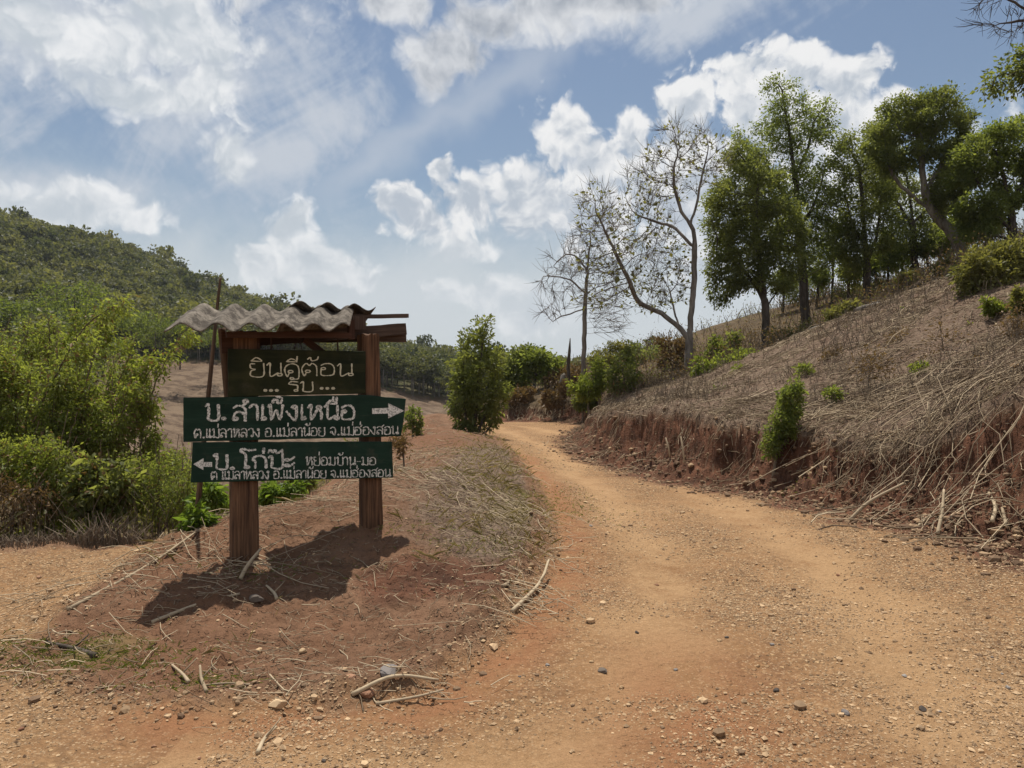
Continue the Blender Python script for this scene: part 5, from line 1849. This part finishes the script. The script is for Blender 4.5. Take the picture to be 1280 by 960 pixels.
def lay(x, y, L, r, mb, tint, rng, bend=.06, heading=None, lift=.5, tilt=.06, dx=.06):
    """Stalks lying on the ground at x, y; both ends follow the ground."""
    n = len(x)
    th = rng.uniform(0, 6.283, n) if heading is None else heading
    cx, cy = np.cos(th) * L * .5, np.sin(th) * L * .5
    za, zb = height(x - cx, y - cy), height(x + cx, y + cy)
    zm = height(x, y)
    zc = np.maximum((za + zb) / 2, zm) + r * .5 + rng.uniform(0, 1, n) ** 2 * lift * .06
    ax = np.stack([cx * 2, cy * 2, zb - za + rng.normal(0, tilt, n) * L], -1)
    stalks(np.stack([x, y, zc], -1), ax, L, r, bend, mb, tint, rng)


rng = np.random.default_rng(401)
# stubble litter all over the cleared slope
mb = MB()
x, y = scatter_polar(70000, 3, 56, 7.0, 34, rng, .85)
s_ = bank_pos(x, y)
w_ = bank_w(x, y, s_)
dens = .34 + .95 * perlin(x * .55, y * .55, 61) + .5 * perlin(x * 1.9, y * 1.9, 62)
ok = (s_ > 0) & (w_ > .86) & (rng.uniform(0, 1, len(x)) < dens) & (y < 30)
x, y = x[ok], y[ok]
r_ = np.hypot(x, y)
L = rng.uniform(.12, .55, len(x)) * (1 + .4 * (rng.uniform(size=len(x)) < .15))
tint = np.clip(rng.beta(1.4, 1.9, len(x)) + .45 * perlin(x * .6, y * .6, 63), 0, 1.15)
# many stalks follow the rows across the slope
hd = rng.normal(2.75, .8, len(x))
hd = np.where(rng.uniform(size=len(x)) < .45, rng.uniform(0, 6.28, len(x)), hd)
lay(x, y, L, np.maximum(rng.uniform(.003, .008, len(x)), .00042 * r_), mb, tint, rng, bend=.13, heading=hd, tilt=.13, lift=.8)
tag(mb.build('stubble_litter', M['straw'], None, True), 'pale dry stalks strewn over the cleared slope', 'crop litter', kind='stuff')
print('stubble', len(x))

# matted scraps of dry leaf between the stalks
mb = MB()
x, y = scatter_polar(60000, 3, 56, 7.0, 30, rng, .9)
s_ = bank_pos(x, y)
w_ = bank_w(x, y, s_)
ok = (s_ > 0) & (w_ > .45) & (rng.uniform(0, 1, len(x)) < .5 + .8 * perlin(x * .9, y * .9, 64)) & (y < 27)
x, y = x[ok], y[ok]
r_ = np.hypot(x, y)
g = ground_pts(x, y) + np.array([0, 0, .012])
n = len(x)
leaf_cards(g, np.stack([rng.normal(size=n), rng.normal(size=n), rng.normal(0, .35, n)], -1), rng.uniform(.04, .16, n), np.maximum(rng.uniform(.010, .026, n), .0008 * r_), mb, rng.beta(1.4, 1.8, n), rng=rng, droop=.1)
tag(mb.build('leaf_litter', M['straw']), 'matted scraps of dry leaf between the stalks on the slope', 'leaf litter', kind='stuff')

# upright stubble and dry weeds on the slope
mb = MB()
x, y = scatter_polar(22000, 4, 56, 8.0, 27, rng, .9)
s_ = bank_pos(x, y)
w_ = bank_w(x, y, s_)
dens = .24 + .95 * perlin(x * .40, y * .40, 65) + .3 * perlin(x * 1.7, y * 1.7, 66)
ok = (s_ > 0) & (w_ > .92) & (rng.uniform(0, 1, len(x)) < dens)
x, y = x[ok], y[ok]
g = ground_pts(x, y)
r_ = np.hypot(x, y)
h = rng.uniform(.12, .42, len(x)) * (1 + .8 * np.clip(perlin(x * .4, y * .4, 66), 0, 1))
ax = np.stack([rng.normal(0, .38, len(x)), rng.normal(0, .38, len(x)), np.ones(len(x))], -1)
stalks(g + norm(ax) * h[:, None] * .45, ax, h, np.maximum(.0028, .00030 * r_), .14, mb, rng.uniform(0, 1.0, len(x)), rng, npt=4)
tag(mb.build('dry_weeds', M['twig'], None, True), 'thin upright dry stems standing in the stubble of the slope', 'dry weeds', kind='stuff')

# brown brush on the further hillside under the trees
mb, lb = MB(), MB()
x, y = scatter_polar(17000, 1, 50, 23, 54, rng, 1.0)
s_ = bank_pos(x, y)
dens = .40 + .8 * perlin(x * .16, y * .16, 67) + .3 * perlin(x * .7, y * .7, 68)
lim = np.where(x > 5, 24.5, 25.5)
ok = (s_ > 1.0) & (rng.uniform(0, 1, len(x)) < dens) & (y > lim)
x, y = x[ok], y[ok]
g = ground_pts(x, y)
r_ = np.hypot(x, y)
h = rng.uniform(.25, .95, len(x)) * (.7 + .6 * np.clip(perlin(x * .2, y * .2, 69) + .5, 0, 1))
ax = np.stack([rng.normal(0, .35, len(x)), rng.normal(0, .3, len(x)), np.ones(len(x))], -1)
stalks(g + norm(ax) * h[:, None] * .45, ax, h, np.maximum(.004, .00034 * r_), .10, mb, rng.uniform(0, .9, len(x)), rng, npt=4)
tag(mb.build('dry_brush', M['twig'], None, True), 'brown dry brush under the trees on the further hillside', 'brush', kind='stuff')
k = rng.integers(0, len(x), 22000)
p = g[k] + norm(ax[k]) * (h[k] * rng.uniform(.2, 1.1, len(k)))[:, None] + rng.normal(0, .12, (len(k), 3))
gr_ = perlin(p[:, 0] * .22, p[:, 1] * .22, 70)
isg = gr_ + rng.normal(0, .25, len(k)) > .12
dirs = rng.normal(size=(len(k), 3)) + np.array([0, 0, .3])
for nm, mt, sel, lab in (('brush_leaves', 'leaf_dry', ~isg, 'withered brown leaves of the brush on the further hillside'), ('brush_greenery', 'leaf_olive', isg, 'olive green leaves among the brush on the further hillside')):
    b = MB()
    leaf_cards(p[sel], dirs[sel], rng.uniform(.06, .13, sel.sum()), rng.uniform(.03, .06, sel.sum()), b, rng.uniform(0, 1, sel.sum()), rng=rng)
    tag(b.build(nm, M[mt]), lab, 'brush', kind='stuff')

# roots and stalks hanging over the lip of the cut bank, and straw fallen to its foot
mb = MB()
n = 9000
seg = rng.uniform(0, 1, n)
bx = np.interp(seg * 12, np.arange(13), BANK[3:16, 0])
by = np.interp(seg * 12, np.arange(13), BANK[3:16, 1])
near = by < 11
off = np.where(rng.uniform(size=n) < .55, rng.normal(.62, .2, n), rng.uniform(-.25, 1.0, n)) + np.where(by < 9.5, rng.uniform(0, 1.0, n), 0)
nx = np.gradient(np.interp(np.linspace(0, 12, 400), np.arange(13), BANK[3:16, 0])); ny = np.gradient(np.interp(np.linspace(0, 12, 400), np.arange(13), BANK[3:16, 1]))
ti = (seg * 399).astype(int)
nrm = norm(np.stack([ny[ti], -nx[ti]], -1))
x, y = bx + nrm[:, 0] * off, by + nrm[:, 1] * off
ok = rng.uniform(size=n) < np.clip(.20 + .9 * perlin(x * .9, y * .9, 81), .03, 1)
x, y, nrm = x[ok], y[ok], nrm[ok]
n = len(x)
down = np.arctan2(-nrm[:, 1], -nrm[:, 0]) + rng.normal(0, .7, n)
L = rng.uniform(.10, .50, n)
r_ = np.hypot(x, y)
lay(x, y, L, np.maximum(rng.uniform(.002, .006, n), .00040 * r_), mb, rng.uniform(0, 1, n) ** 1.3, rng, bend=.14, heading=down, tilt=.18, lift=1.6)
tag(mb.build('bank_roots', M['straw'], None, True), 'dry roots and stalks hanging down the cut bank', 'roots', kind='stuff')

# longer cut stalks raked into bundles on the slope, right of the green bank bush
mb = MB()
BUND = [(1060, 502, 10.9, 1.2, -.10, 40), (1130, 510, 10.2, 1.3, -.12, 46), (1190, 498, 9.9, 1.3, .10, 40), (1240, 478, 9.9, 1.4, .22, 44), (1180, 520, 9.4, 1.2, .05, 36), (1270, 500, 9.2, 1.3, .3, 40),
        (1120, 602, 9.0, .9, .45, 30), (1180, 592, 8.6, 1.0, .5, 36), (1225, 580, 8.3, 1.2, .9, 40), (1255, 552, 8.2, 1.2, 1.0, 44), (1275, 600, 7.5, 1.0, .9, 36), (1150, 625, 8.6, .7, .2, 26), (1210, 640, 8.0, .8, .3, 30), (1262, 650, 7.4, .8, .1, 26), (1020, 520, 11.3, 1.0, -.2, 26), (1235, 540, 8.6, 1.1, .6, 40),
        (1090, 470, 12.5, 1.0, -.2, 30), (1230, 450, 11.5, 1.2, .1, 30), (940, 500, 14.5, 1.0, .3, 30), (860, 500, 17, 1.0, .3, 24), (1000, 490, 13.5, 1.0, .2, 26)]
for px_, py_, d, ln, slope, cnt_ in BUND:
    q = at(px_, py_, d)
    n = int(cnt_ * (.40 if py_ < 560 else .22))
    x = q[0] + rng.normal(0, .42, n)
    y = q[1] + rng.normal(0, .30, n)
    hd = math.atan2(math.sin(slope) * .8, math.cos(slope)) + rng.normal(0, .30, n)
    lay(x, y, ln * rng.uniform(.5, 1.25, n), rng.uniform(.004, .0105, n), mb, rng.beta(1.5, 1.7, n), rng, bend=.14, heading=hd if py_ < 560 else rng.normal(slope, 1.0, n), tilt=.10, lift=2.2)
tag(mb.build('cut_stalks', M['straw'], None, True), 'long cut stalks lying in loose bundles on the slope and the bank', 'crop litter', kind='stuff')

# straw on the mound: heap behind the right post, rims, foreground
mb = MB()
HEAP = [(540, 622, 8.4, .65, .35, 230, .55), (500, 600, 9.2, .5, .3, 120, .5), (600, 650, 7.8, .45, .35, 170, .4), (640, 690, 6.7, .28, .4, 150, .35), (655, 760, 5.5, .18, .35, 110, .35), (640, 660, 7.6, .3, .3, 80, .5),
        (160, 735, 5.75, .5, .35, 110, .45), (235, 690, 6.4, .35, .3, 100, .5), (300, 650, 7.2, .5, .3, 90, .6), (380, 640, 7.6, .5, .3, 60, .5), (330, 690, 6.1, .4, .25, 70, .45), (440, 650, 7.2, .3, .25, 60, .4),
        (500, 860, 4.05, .30, .14, 60, .28), (300, 850, 4.1, .5, .2, 70, .30), (120, 830, 4.45, .5, .25, 90, .28), (230, 770, 5.2, .5, .3, 60, .35), (60, 800, 4.75, .4, .2, 60, .3), (420, 800, 4.7, .6, .4, 60, .25), (530, 545, 21, 1.2, 2.0, 160, .5), (560, 580, 12, .7, 1.2, 260, .45), (490, 570, 11, .5, .6, 120, .45)]
for px_, py_, d, sx, sy, cnt_, ln in HEAP:
    q = at(px_, py_, d)
    n = int(cnt_ * (.50 if px_ > 480 and py_ < 770 else (.6 if px_ < 340 and py_ < 760 else .34)))
    x, y = q[0] + rng.normal(0, sx, n), q[1] + rng.normal(0, sy, n)
    L = ln * rng.lognormal(-.5, .55, n)
    lay(x, y, L, np.maximum(rng.uniform(.0018, .0050, n), .00038 * d), mb, rng.beta(2.0, 1.0, n), rng, bend=.10, tilt=.10, lift=1.1, heading=np.where(rng.uniform(size=n) < .6, rng.normal(-.5, .5, n), rng.uniform(0, 6.28, n)))
# fine chaff everywhere on the mound
n = 16000
x, y = scatter_polar(n, -42, 6, 3.6, 16, rng, .8)
ok = (poly_sd(x, y, ISLAND) > -.12) & (rng.uniform(0, 1, n) < .55 + .6 * perlin(x * 1.1, y * 1.1, 83))
x, y = x[ok], y[ok]
lay(x, y, rng.uniform(.02, .10, len(x)), np.maximum(.0014, .00042 * np.hypot(x, y)), mb, rng.uniform(0, 1, len(x)), rng, bend=.08, tilt=.12, lift=.4)
tag(mb.build('mound_straw', M['straw'], None, True), 'straw and broken stalks strewn over the mound of the sign', 'straw', kind='stuff')

# single sticks one can pick out
ST = [((640, 800), (686, 700), 5.15, 6.3, .012, 'pale stick lying along the right rim of the mound'), ((628, 762), (672, 742), 5.55, 5.8, .011, 'stick crossing the long rim stick on the mound'),
      ((655, 672), (676, 652), 7.9, 8.2, .012, 'forked pale stick at the top of the mound rim'), ((346, 770), (333, 738), 5.35, 5.6, .010, 'short pale stick standing up from the bare soil in front of the sign'),
      ((258, 868), (250, 832), 3.95, 4.15, .008, 'split pale stem lying at the front of the mound'), ((360, 862), (235, 868), 4.05, 4.0, .006, 'long thin straw lying across the front of the mound'),
      ((236, 856), (215, 832), 4.1, 4.3, .008, 'short stick leaning by the split stem'), ((322, 935), (345, 908), 3.32, 3.5, .008, 'dead curled leaf stalk on the road in front of the mound'),
      ((440, 866), (548, 850), 3.95, 4.1, .010, 'grey stick beside the brown stones at the foot of the mound'), ((470, 872), (555, 862), 3.9, 3.95, .007, 'thin straw in front of the brown stones'),
      ((120, 820), (58, 806), 4.5, 4.7, .014, 'dark burnt stick at the left tip of the mound'), ((300, 706), (326, 686), 5.75, 5.95, .013, 'pale stick leaning at the foot of the thick post'),
      ((190, 790), (300, 742), 4.95, 5.35, .010, 'long stick along the edge of the sign shadow'), ((85, 778), (250, 680), 5.2, 6.6, .012, 'long bent stalk along the left rim of the mound'),
      ((1062, 632), (1130, 604), 8.9, 8.8, .018, 'grey branch lying at the foot of the bank'), ((1148, 614), (1158, 590), 8.45, 8.5, .014, 'pale broken stem sticking out of the bank rubble'),
      ((1105, 612), (1114, 580), 8.9, 9.1, .013, 'pale splinter standing in the bank rubble'), ((1172, 660), (1180, 612), 8.0, 8.3, .016, 'yellowish split stalk hanging into the gutter'),
      ((1240, 606), (1236, 556), 7.7, 8.2, .017, 'bleached root hanging down the bank by the right edge'), ((1258, 600), (1248, 530), 7.6, 8.2, .014, 'thin bleached root beside the hanging root')]
for (a, c, da, dc, rr, lab) in ST:
    A, B = at(*a, da), at(*c, dc)
    A[2] = height(A[None, 0], A[None, 1])[0] + rr
    gb = height(B[None, 0], B[None, 1])[0] + rr
    B[2] = max(gb, B[2]) if abs(B[2] - gb) < .5 else gb
    rr *= 1.35
    m_ = (A + B) / 2
    m_[2] = max(m_[2], height(m_[None, 0], m_[None, 1])[0] + rr)
    m_ += rng.normal(0, .05, 3) * np.linalg.norm(B - A) * [1, 1, .1]
    pts = catmull(np.array([A, m_, B]), 6)
    b = MB()
    b.tube(pts - A, np.linspace(rr, rr * .6, len(pts)), 6, rng.uniform(.45, 1) if 'dark' not in lab else 0)
    u = pts[len(pts) // 2] - A
    if rr > .010:
        b.tube(np.array([u, u + np.array([.05, .08, .06])]), [rr * .5, rr * .2], 4, .6)
    tag(b.build('stick', M['straw'] if 'dark' not in lab else M['bark_dark'], None, True, tuple(A)), lab, 'stick', 'sticks and stalks on the ground')
for (a, c, d, lab) in (((856, 577), (851, 539), 13.4, 'white peeled stake standing against the red cut bank'), ((838, 562), (832, 538), 13.9, 'shorter white stake further along the red cut bank'), ((1161, 560), (1160, 522), 9.7, 'white peeled stake on top of the near bank'),
                       ((768, 552), (776, 540), 16.2, 'pale leaning stake at the far end of the cut bank')):
    A, B = at(*a, d), at(*c, d)
    g = height(A[None, 0], A[None, 1])[0]
    dz = B[2] - A[2]
    # stand it on the first ground that the foot meets
    A[2] = g - .03
    B[2] = A[2] + dz + .03
    b = MB()
    b.tube(np.array([(0, 0, 0), (B - A) * .5 + [.012, 0, 0], B - A]), [.017, .015, .011], 6, .98)
    tag(b.build('stake', M['straw'], None, True, tuple(A)), lab, 'stake')

# fallen logs on the crest
for (a, c, d, rr, lab) in (((1070, 400), (1098, 386), 20, .075, 'bleached fallen log on the crest of the slope'), ((1012, 418), (1035, 411), 21.5, .05, 'short dark log lower on the crest')):
    A, B = at(*a, d), at(*c, d + .6)
    A[2] = height(A[None, 0], A[None, 1])[0] + rr
    B[2] = height(B[None, 0], B[None, 1])[0] + rr
    b = MB()
    b.tube(np.array([A - A, (B - A) * .35 + [0, 0, .02], (B - A) * .7, B - A]), [rr, rr * .95, rr * .85, rr * .7], 8, .8)
    tag(b.build('log', M['bark_pale'], None, True, tuple(A)), lab, 'log')

# dry bushes standing in the stubble
DB = [((1180, 462), 13.2, [(1178, 430, 26, 34), (1160, 440, 14, 24), (1200, 436, 14, 26)], 'tall rusty dry bush in the middle of the stubble slope'), ((1085, 480), 12.6, [(1088, 455, 22, 22), (1110, 462, 12, 16)], 'low brown dry bush left of the rusty one'),
      ((1270, 430), 12.0, [(1272, 405, 14, 24)], 'brown dry bush at the right edge of the slope'), ((1230, 470), 12.0, [(1230, 458, 10, 12)], 'small dry bush with dark stems right of the rusty one'), ((1130, 440), 15.0, [(1126, 425, 18, 14)], 'brown dry tuft above the low brown bush'),
      ((1040, 455), 16.0, [(1040, 445, 12, 10)], 'small brown tuft high on the slope left of the dry bushes'), ((505, 572), 9.8, [(503, 556, 9, 14)], 'thin dry weed on the mound just right of the green boards')]
for k, (foot, d, cl, lab) in enumerate(DB):
    cx, cy = cl[0][:2]
    px_tree('dry_bush', lab, 'bush', d, [[foot, ((foot[0] + cx) / 2, (foot[1] + cy) / 2), (cx, cy - 5)]], cl, n_attr=200, step=.07, kill=.10, r_base=.012, r_tip=.0042, leaf=True, n_leaf=420, l_len=.05, l_wid=.022, mat=M['leaf_dry'],
            bark=M['twig'], spread=.06, seed=170 + k, cut=-.4, up=.35, jitter=.25, parts=('stems', 'foliage'), group='dry bushes on the stubble', shell=.1)

GW = [((1005, 470), 15.5, 'small green weed in the stubble above the bank bush'), ((925, 470), 20, 'small green weed near the crest, left of the stubble slope'), ((1128, 402), 17, 'small green weed on the upper slope left of the rusty bush'),
      ((1210, 440), 13.4, 'yellow-green weed just right of the rusty bush'), ((1066, 425), 18, 'yellow-green weed below the bleached log'), ((1150, 470), 12.4, 'small green weed in the litter below the rusty bush'), ((1040, 500), 12.2, 'low green weed on the litter right of the bank bush'), ((900, 500), 17, 'low green weed on the stubble left of the bank bush'), ((1250, 500), 9.6, 'yellow-green weed among the cut stalks at the right edge'), ((830, 520), 17.5, 'small weed on the lip of the bank above the white stakes')]
for k, (foot, d, lab) in enumerate(GW):
    cl = [(foot[0], foot[1] - 9, 9, 7), (foot[0] + 7, foot[1] - 5, 6, 5)]
    px_tree('weed', lab, 'plant', d, [[foot, (foot[0], foot[1] - 5), (foot[0] + 1, foot[1] - 9)]], cl, n_attr=70, step=.035, kill=.05, r_base=.007, r_tip=.002, leaf=True, n_leaf=260, l_len=.07, l_wid=.030, mat=M['leaf_bright' if k % 2 else 'leaf_yellow'],
            bark=M['twig'], spread=.03, seed=190 + k, cut=-.4, parts=('stems', 'foliage'), group='green weeds in the stubble')

# ---- grass
mb = MB()
n = 15000
x, y = scatter_polar(n, -30, 7, 4.8, 22, rng, .8)
pr_ = np.clip(np.exp(-((x - .05 + .02 * y) / .62) ** 2) * sstep(5.6, 7, y) * 1.1 + .25 * perlin(x * 1.6, y * 1.6, 91), 0, 1)
ok = (poly_sd(x, y, ISLAND) > -.05) & (rng.uniform(0, 1, n) < pr_)
x, y = x[ok], y[ok]
g = ground_pts(x, y)
n = len(x)
leaf_cards(g, np.stack([rng.normal(0, .6, n), rng.normal(0, .6, n), rng.uniform(.3, 1, n)], -1), rng.uniform(.05, .19, n) * (.5 + np.clip(.5 + perlin(x * 2, y * 2, 93), 0, 1)), np.maximum(.0035, .0006 * y), mb, rng.uniform(0, 1, n), rng=rng, droop=.2)
tag(mb.build('dry_grass', M['grass']), 'short dry grass on the right half of the mound', 'grass', kind='stuff')
mb = MB()
x, y, pz = [], [], []
for px_, py_, d, sx, sy, c_ in ((120, 832, 4.4, .32, .16, 900), (50, 815, 4.6, .25, .14, 400), (250, 850, 4.1, .16, .08, 200), (330, 700, 5.9, .25, .12, 160), (650, 620, 9.6, .5, .7, 700), (600, 690, 6.6, .3, .3, 260), (700, 628, 10, .35, .5, 300), (480, 670, 6.7, .3, .15, 120), (1010, 610, 10.6, .3, .15, 120), (560, 570, 15, .6, 2.0, 400), (640, 575, 15, .5, 1.6, 300)):
    q = at(px_, py_, d)
    x.append(q[0] + rng.normal(0, sx, c_)); y.append(q[1] + rng.normal(0, sy, c_))
x, y = np.concatenate(x), np.concatenate(y)
g = ground_pts(x, y)
n = len(x)
leaf_cards(g, np.stack([rng.normal(0, .8, n), rng.normal(0, .8, n), rng.uniform(.3, 1, n)], -1), rng.uniform(.02, .075, n), np.maximum(.004, .0007 * y), mb, rng.uniform(0, 1, n), rng=rng, droop=.2)
tag(mb.build('green_grass', M['grass_green']), 'thin green grass sprouting at the edges of the mound', 'grass', kind='stuff')

# ---- gravel and clods
def pebble_proto(rng, small=False):
    import bmesh
    bm = bmesh.new()
    bmesh.ops.create_icosphere(bm, subdivisions=1, radius=1)
    V = np.array([v.co[:] for v in bm.verts])
    F = np.array([[v.index for v in f.verts] for f in bm.faces])
    bm.free()
    if small:
        V = np.array([(1, 0, 0), (-1, 0, 0), (0, 1, 0), (0, -1, 0), (0, 0, 1), (0, 0, -1)], float)
        F = np.array([(0, 2, 4), (2, 1, 4), (1, 3, 4), (3, 0, 4), (2, 0, 5), (1, 2, 5), (3, 1, 5), (0, 3, 5)])
    V = V * (1 + rng.normal(0, .22 if small else .16, (len(V), 1))) * np.array([1, rng.uniform(.65, 1), rng.uniform(.45, .75)])
    return V, F


PEB_BIG = [pebble_proto(rng) for _ in range(14)]
PEB_SMALL = [pebble_proto(rng, True) for _ in range(24)]


def pebbles(x, y, size, name, label, tint, sink=.25, small=False):
    PEB = PEB_SMALL if small else PEB_BIG
    mb = MB()
    g = ground_pts(x, y)
    kind_ = rng.integers(0, len(PEB), len(x))
    th = rng.uniform(0, 6.28, len(x))
    for k, (V, F) in enumerate(PEB):
        ii = np.where(kind_ == k)[0]
        if len(ii) == 0:
            continue
        c_, s__ = np.cos(th[ii])[:, None], np.sin(th[ii])[:, None]
        W = np.stack([V[None, :, 0] * c_ - V[None, :, 1] * s__, V[None, :, 0] * s__ + V[None, :, 1] * c_, np.broadcast_to(V[None, :, 2], (len(ii), len(V)))], -1) * size[ii][:, None, None]
        W = W + g[ii][:, None] + np.array([0, 0, 1.0]) * (size[ii] * sink)[:, None, None]
        Fk = (np.arange(len(ii))[:, None, None] * len(V) + F[None]).reshape(-1, 3)
        mb.add(W.reshape(-1, 3), Fk, np.repeat(tint[ii], len(F)))
    return tag(mb.build(name, M['stone']), label, 'gravel', kind='stuff')


n = 560000
x, y = scatter_polar(n, -40, 42, 2.9, 24, rng, .95)
rd = poly_sd(x, y, ROAD)
pn = .36 + .75 * perlin(x * .8, y * .8, 95) + .35 * perlin(x * 2.7, y * 2.7, 96)
# heaped along the right side of the road, thinned in the wheel tracks
di, _ = seg_dist(x, y, ISLAND[3:13])
right = np.clip((x - .5) / 2.0, 0, 1) * (y < 9)
pn = pn - .22 * (x < -1.2) + .35 * right - .35 * (np.exp(-((di - 1.05) / .35) ** 2) + np.exp(-((di - 2.5) / .35) ** 2)) - .6 * np.exp(-((di - .22) / .2) ** 2)
ok = (rd > -.1) & (rng.uniform(0, 1, n) < pn)
x, y = x[ok], y[ok]
r_ = np.hypot(x, y)
size = np.clip(rng.lognormal(math.log(.0040), .52, len(x)), .0022, .022) * np.clip(.75 + r_ * .05, .8, 1.7)
pebbles(x, y, size, 'gravel', 'loose gravel scattered over the dirt road', np.clip(rng.beta(1.5, 1.2, len(x)), 0, 1), small=True)
big = rng.uniform(size=len(x)) < .018
pebbles(x[big], y[big], size[big] * 2.1, 'coarse_gravel', 'coarser broken stones among the gravel of the road', np.clip(rng.beta(1.2, 1.4, big.sum()), 0, 1))
print('gravel', len(x))
n = 26000
x, y = scatter_polar(n, -42, 6, 3.4, 12, rng, .9)
si = poly_sd(x, y, ISLAND)
front = np.exp(-((si - .05) / .22) ** 2)
ok = (si > -.25) & (rng.uniform(0, 1, n) < .10 + .75 * front * (y < 8) + .3 * perlin(x * 1.5, y * 1.5, 97))
x, y = x[ok], y[ok]
pebbles(x, y, np.clip(rng.lognormal(math.log(.006), .55, len(x)), .003, .035), 'clods', 'crumbly clods and small stones on the mound of the sign', np.clip(rng.beta(1.3, 2.2, len(x)), 0, 1))
n = 9000
seg = rng.uniform(2.6, 13, n)
bx, by = np.interp(seg, np.arange(len(BANK)), BANK[:, 0]), np.interp(seg, np.arange(len(BANK)), BANK[:, 1])
x, y = bx + rng.normal(.1, .35, n), by + rng.normal(0, .25, n)
pebbles(x, y, np.clip(rng.lognormal(math.log(.014), .6, n), .004, .07), 'bank_clods', 'fallen red clods at the foot of the cut bank', np.clip(rng.beta(1, 5, n), 0, 1))

# ---- single stones
M['grey_stone'] = tint_mat('grey_stone', (0.13, 0.11, 0.10), (0.30, 0.27, 0.24), nscale=40)
M['dark_stone'] = tint_mat('dark_stone', (0.06, 0.048, 0.040), (0.15, 0.12, 0.095), nscale=40)
M['red_stone'] = tint_mat('red_stone', (0.20, 0.095, 0.055), (0.36, 0.20, 0.12), nscale=40)
M['buff_stone'] = tint_mat('buff_stone', (0.33, 0.21, 0.11), (0.52, 0.37, 0.22), nscale=40)


def stone(px_, py_, w_px, mat, label, group='stones on the ground', flat=.62):
    import bmesh
    d = FPX * EYE / (py_ - 480)
    for _ in range(6):
        q = at(px_, py_, d)
        z = float(height(q[None, 0], q[None, 1])[0])
        d = FPX * (EYE - z) / (py_ - 480)
    q = at(px_, py_, d)
    rr = w_px * d / FPX / 2
    bm = bmesh.new()
    bmesh.ops.create_icosphere(bm, subdivisions=3, radius=1)
    sd = int(px_ * 3 + py_)
    for v in bm.verts:
        c = np.array(v.co)
        nn = 1 + .28 * float(perlin(c[0] * 1.1 + c[2], c[1] * 1.1 - c[2] * .6, sd)) + .08 * float(perlin(c[0] * 4, c[1] * 4 + c[2] * 3, sd + 1))
        # a few flat broken faces
        for k in range(5):
            a = np.array([math.sin(sd + k * 2.1), math.cos(sd * 1.3 + k * 1.7), math.sin(sd * .7 + k)])
            a /= np.linalg.norm(a)
            t = float(c @ a) * nn
            if t > .72:
                nn *= .72 / t
        v.co = Vector(c * nn)
    me = bpy.data.meshes.new('stone')
    bm.to_mesh(me)
    bm.free()
    at_ = me.attributes.new('tint', 'FLOAT', 'FACE')
    at_.data.foreach_set('value', np.full(len(me.polygons), .5 + .4 * math.sin(sd), np.float32))
    o = obj('stone', me, M[mat], None, (q[0], q[1], float(height(q[None, 0], q[None, 1])[0]) + rr * flat * .35))
    o.scale = (rr, rr * .8, rr * flat)
    o.rotation_euler = (0, 0, sd * 1.7)
    return tag(o, label, 'stone', group)


SG = 'small stones lying loose on the road'
for s_ in [(460, 866, 22, 'red_stone', 'reddish stone, largest of the group by the grey stick at the foot of the mound', None), (487, 861, 30, 'grey_stone', 'dark grey flat stone beside the reddish stone at the foot of the mound', None),
           (437, 864, 18, 'red_stone', 'brown stone left of the reddish stone at the foot of the mound', None), (347, 883, 20, 'buff_stone', 'pale buff stone alone in front of the mound', None), (378, 816, 12, 'buff_stone', 'small buff stone on the mound in front of the sign', None),
           (1057, 892, 13, 'grey_stone', 'light grey stone with a dark side on the lower right of the road', None), (970, 864, 10, 'dark_stone', 'small black stone in the lower middle right of the road', None), (753, 840, 13, 'dark_stone', 'black flat stone left of the middle of the road', None),
           (1153, 888, 12, 'dark_stone', 'dark stone among the coarse gravel at lower right', None), (320, 762, 20, 'dark_stone', 'dark lump at the edge of the sign shadow', None), (1270, 636, 14, 'buff_stone', 'pale pinkish stone on the bank at the right edge', None), (705, 508, 8, 'grey_stone', None, None)]:
    if s_[4]:
        stone(*s_[:5])
for k in range(46):
    while True:
        px_, py_ = rng.uniform(20, 1270), rng.uniform(640, 955)
        d = FPX * EYE / (py_ - 480)
        X_, Y_ = (px_ - 640) / FPX * d, d
        if poly_sd(np.array([X_]), np.array([Y_]), ROAD)[0] > .25:
            break
    stone(px_, py_, rng.uniform(4, 8), ['buff_stone' if k % 3 else 'dark_stone', 'buff_stone', 'grey_stone', 'red_stone'][k % 4], 'small loose stone lying on the bare dirt road', SG)

# ------------------------------------------------------------------ air
b = MB()
b.box((0, 0, 60.0), (3300, 3300, 260))
hz = new_mat('haze')
t = hz.node_tree
vo = t.nodes.new('ShaderNodeVolumePrincipled')
vo.inputs['Color'].default_value = (0.86, 0.92, 1.0, 1)
vo.inputs['Density'].default_value = 0.00015
vo.inputs['Anisotropy'].default_value = 0.2
mo = t.nodes.new('ShaderNodeOutputMaterial')
t.links.new(vo.outputs[0], mo.inputs['Volume'])
tag(b.build('haze', hz), kind='stuff')
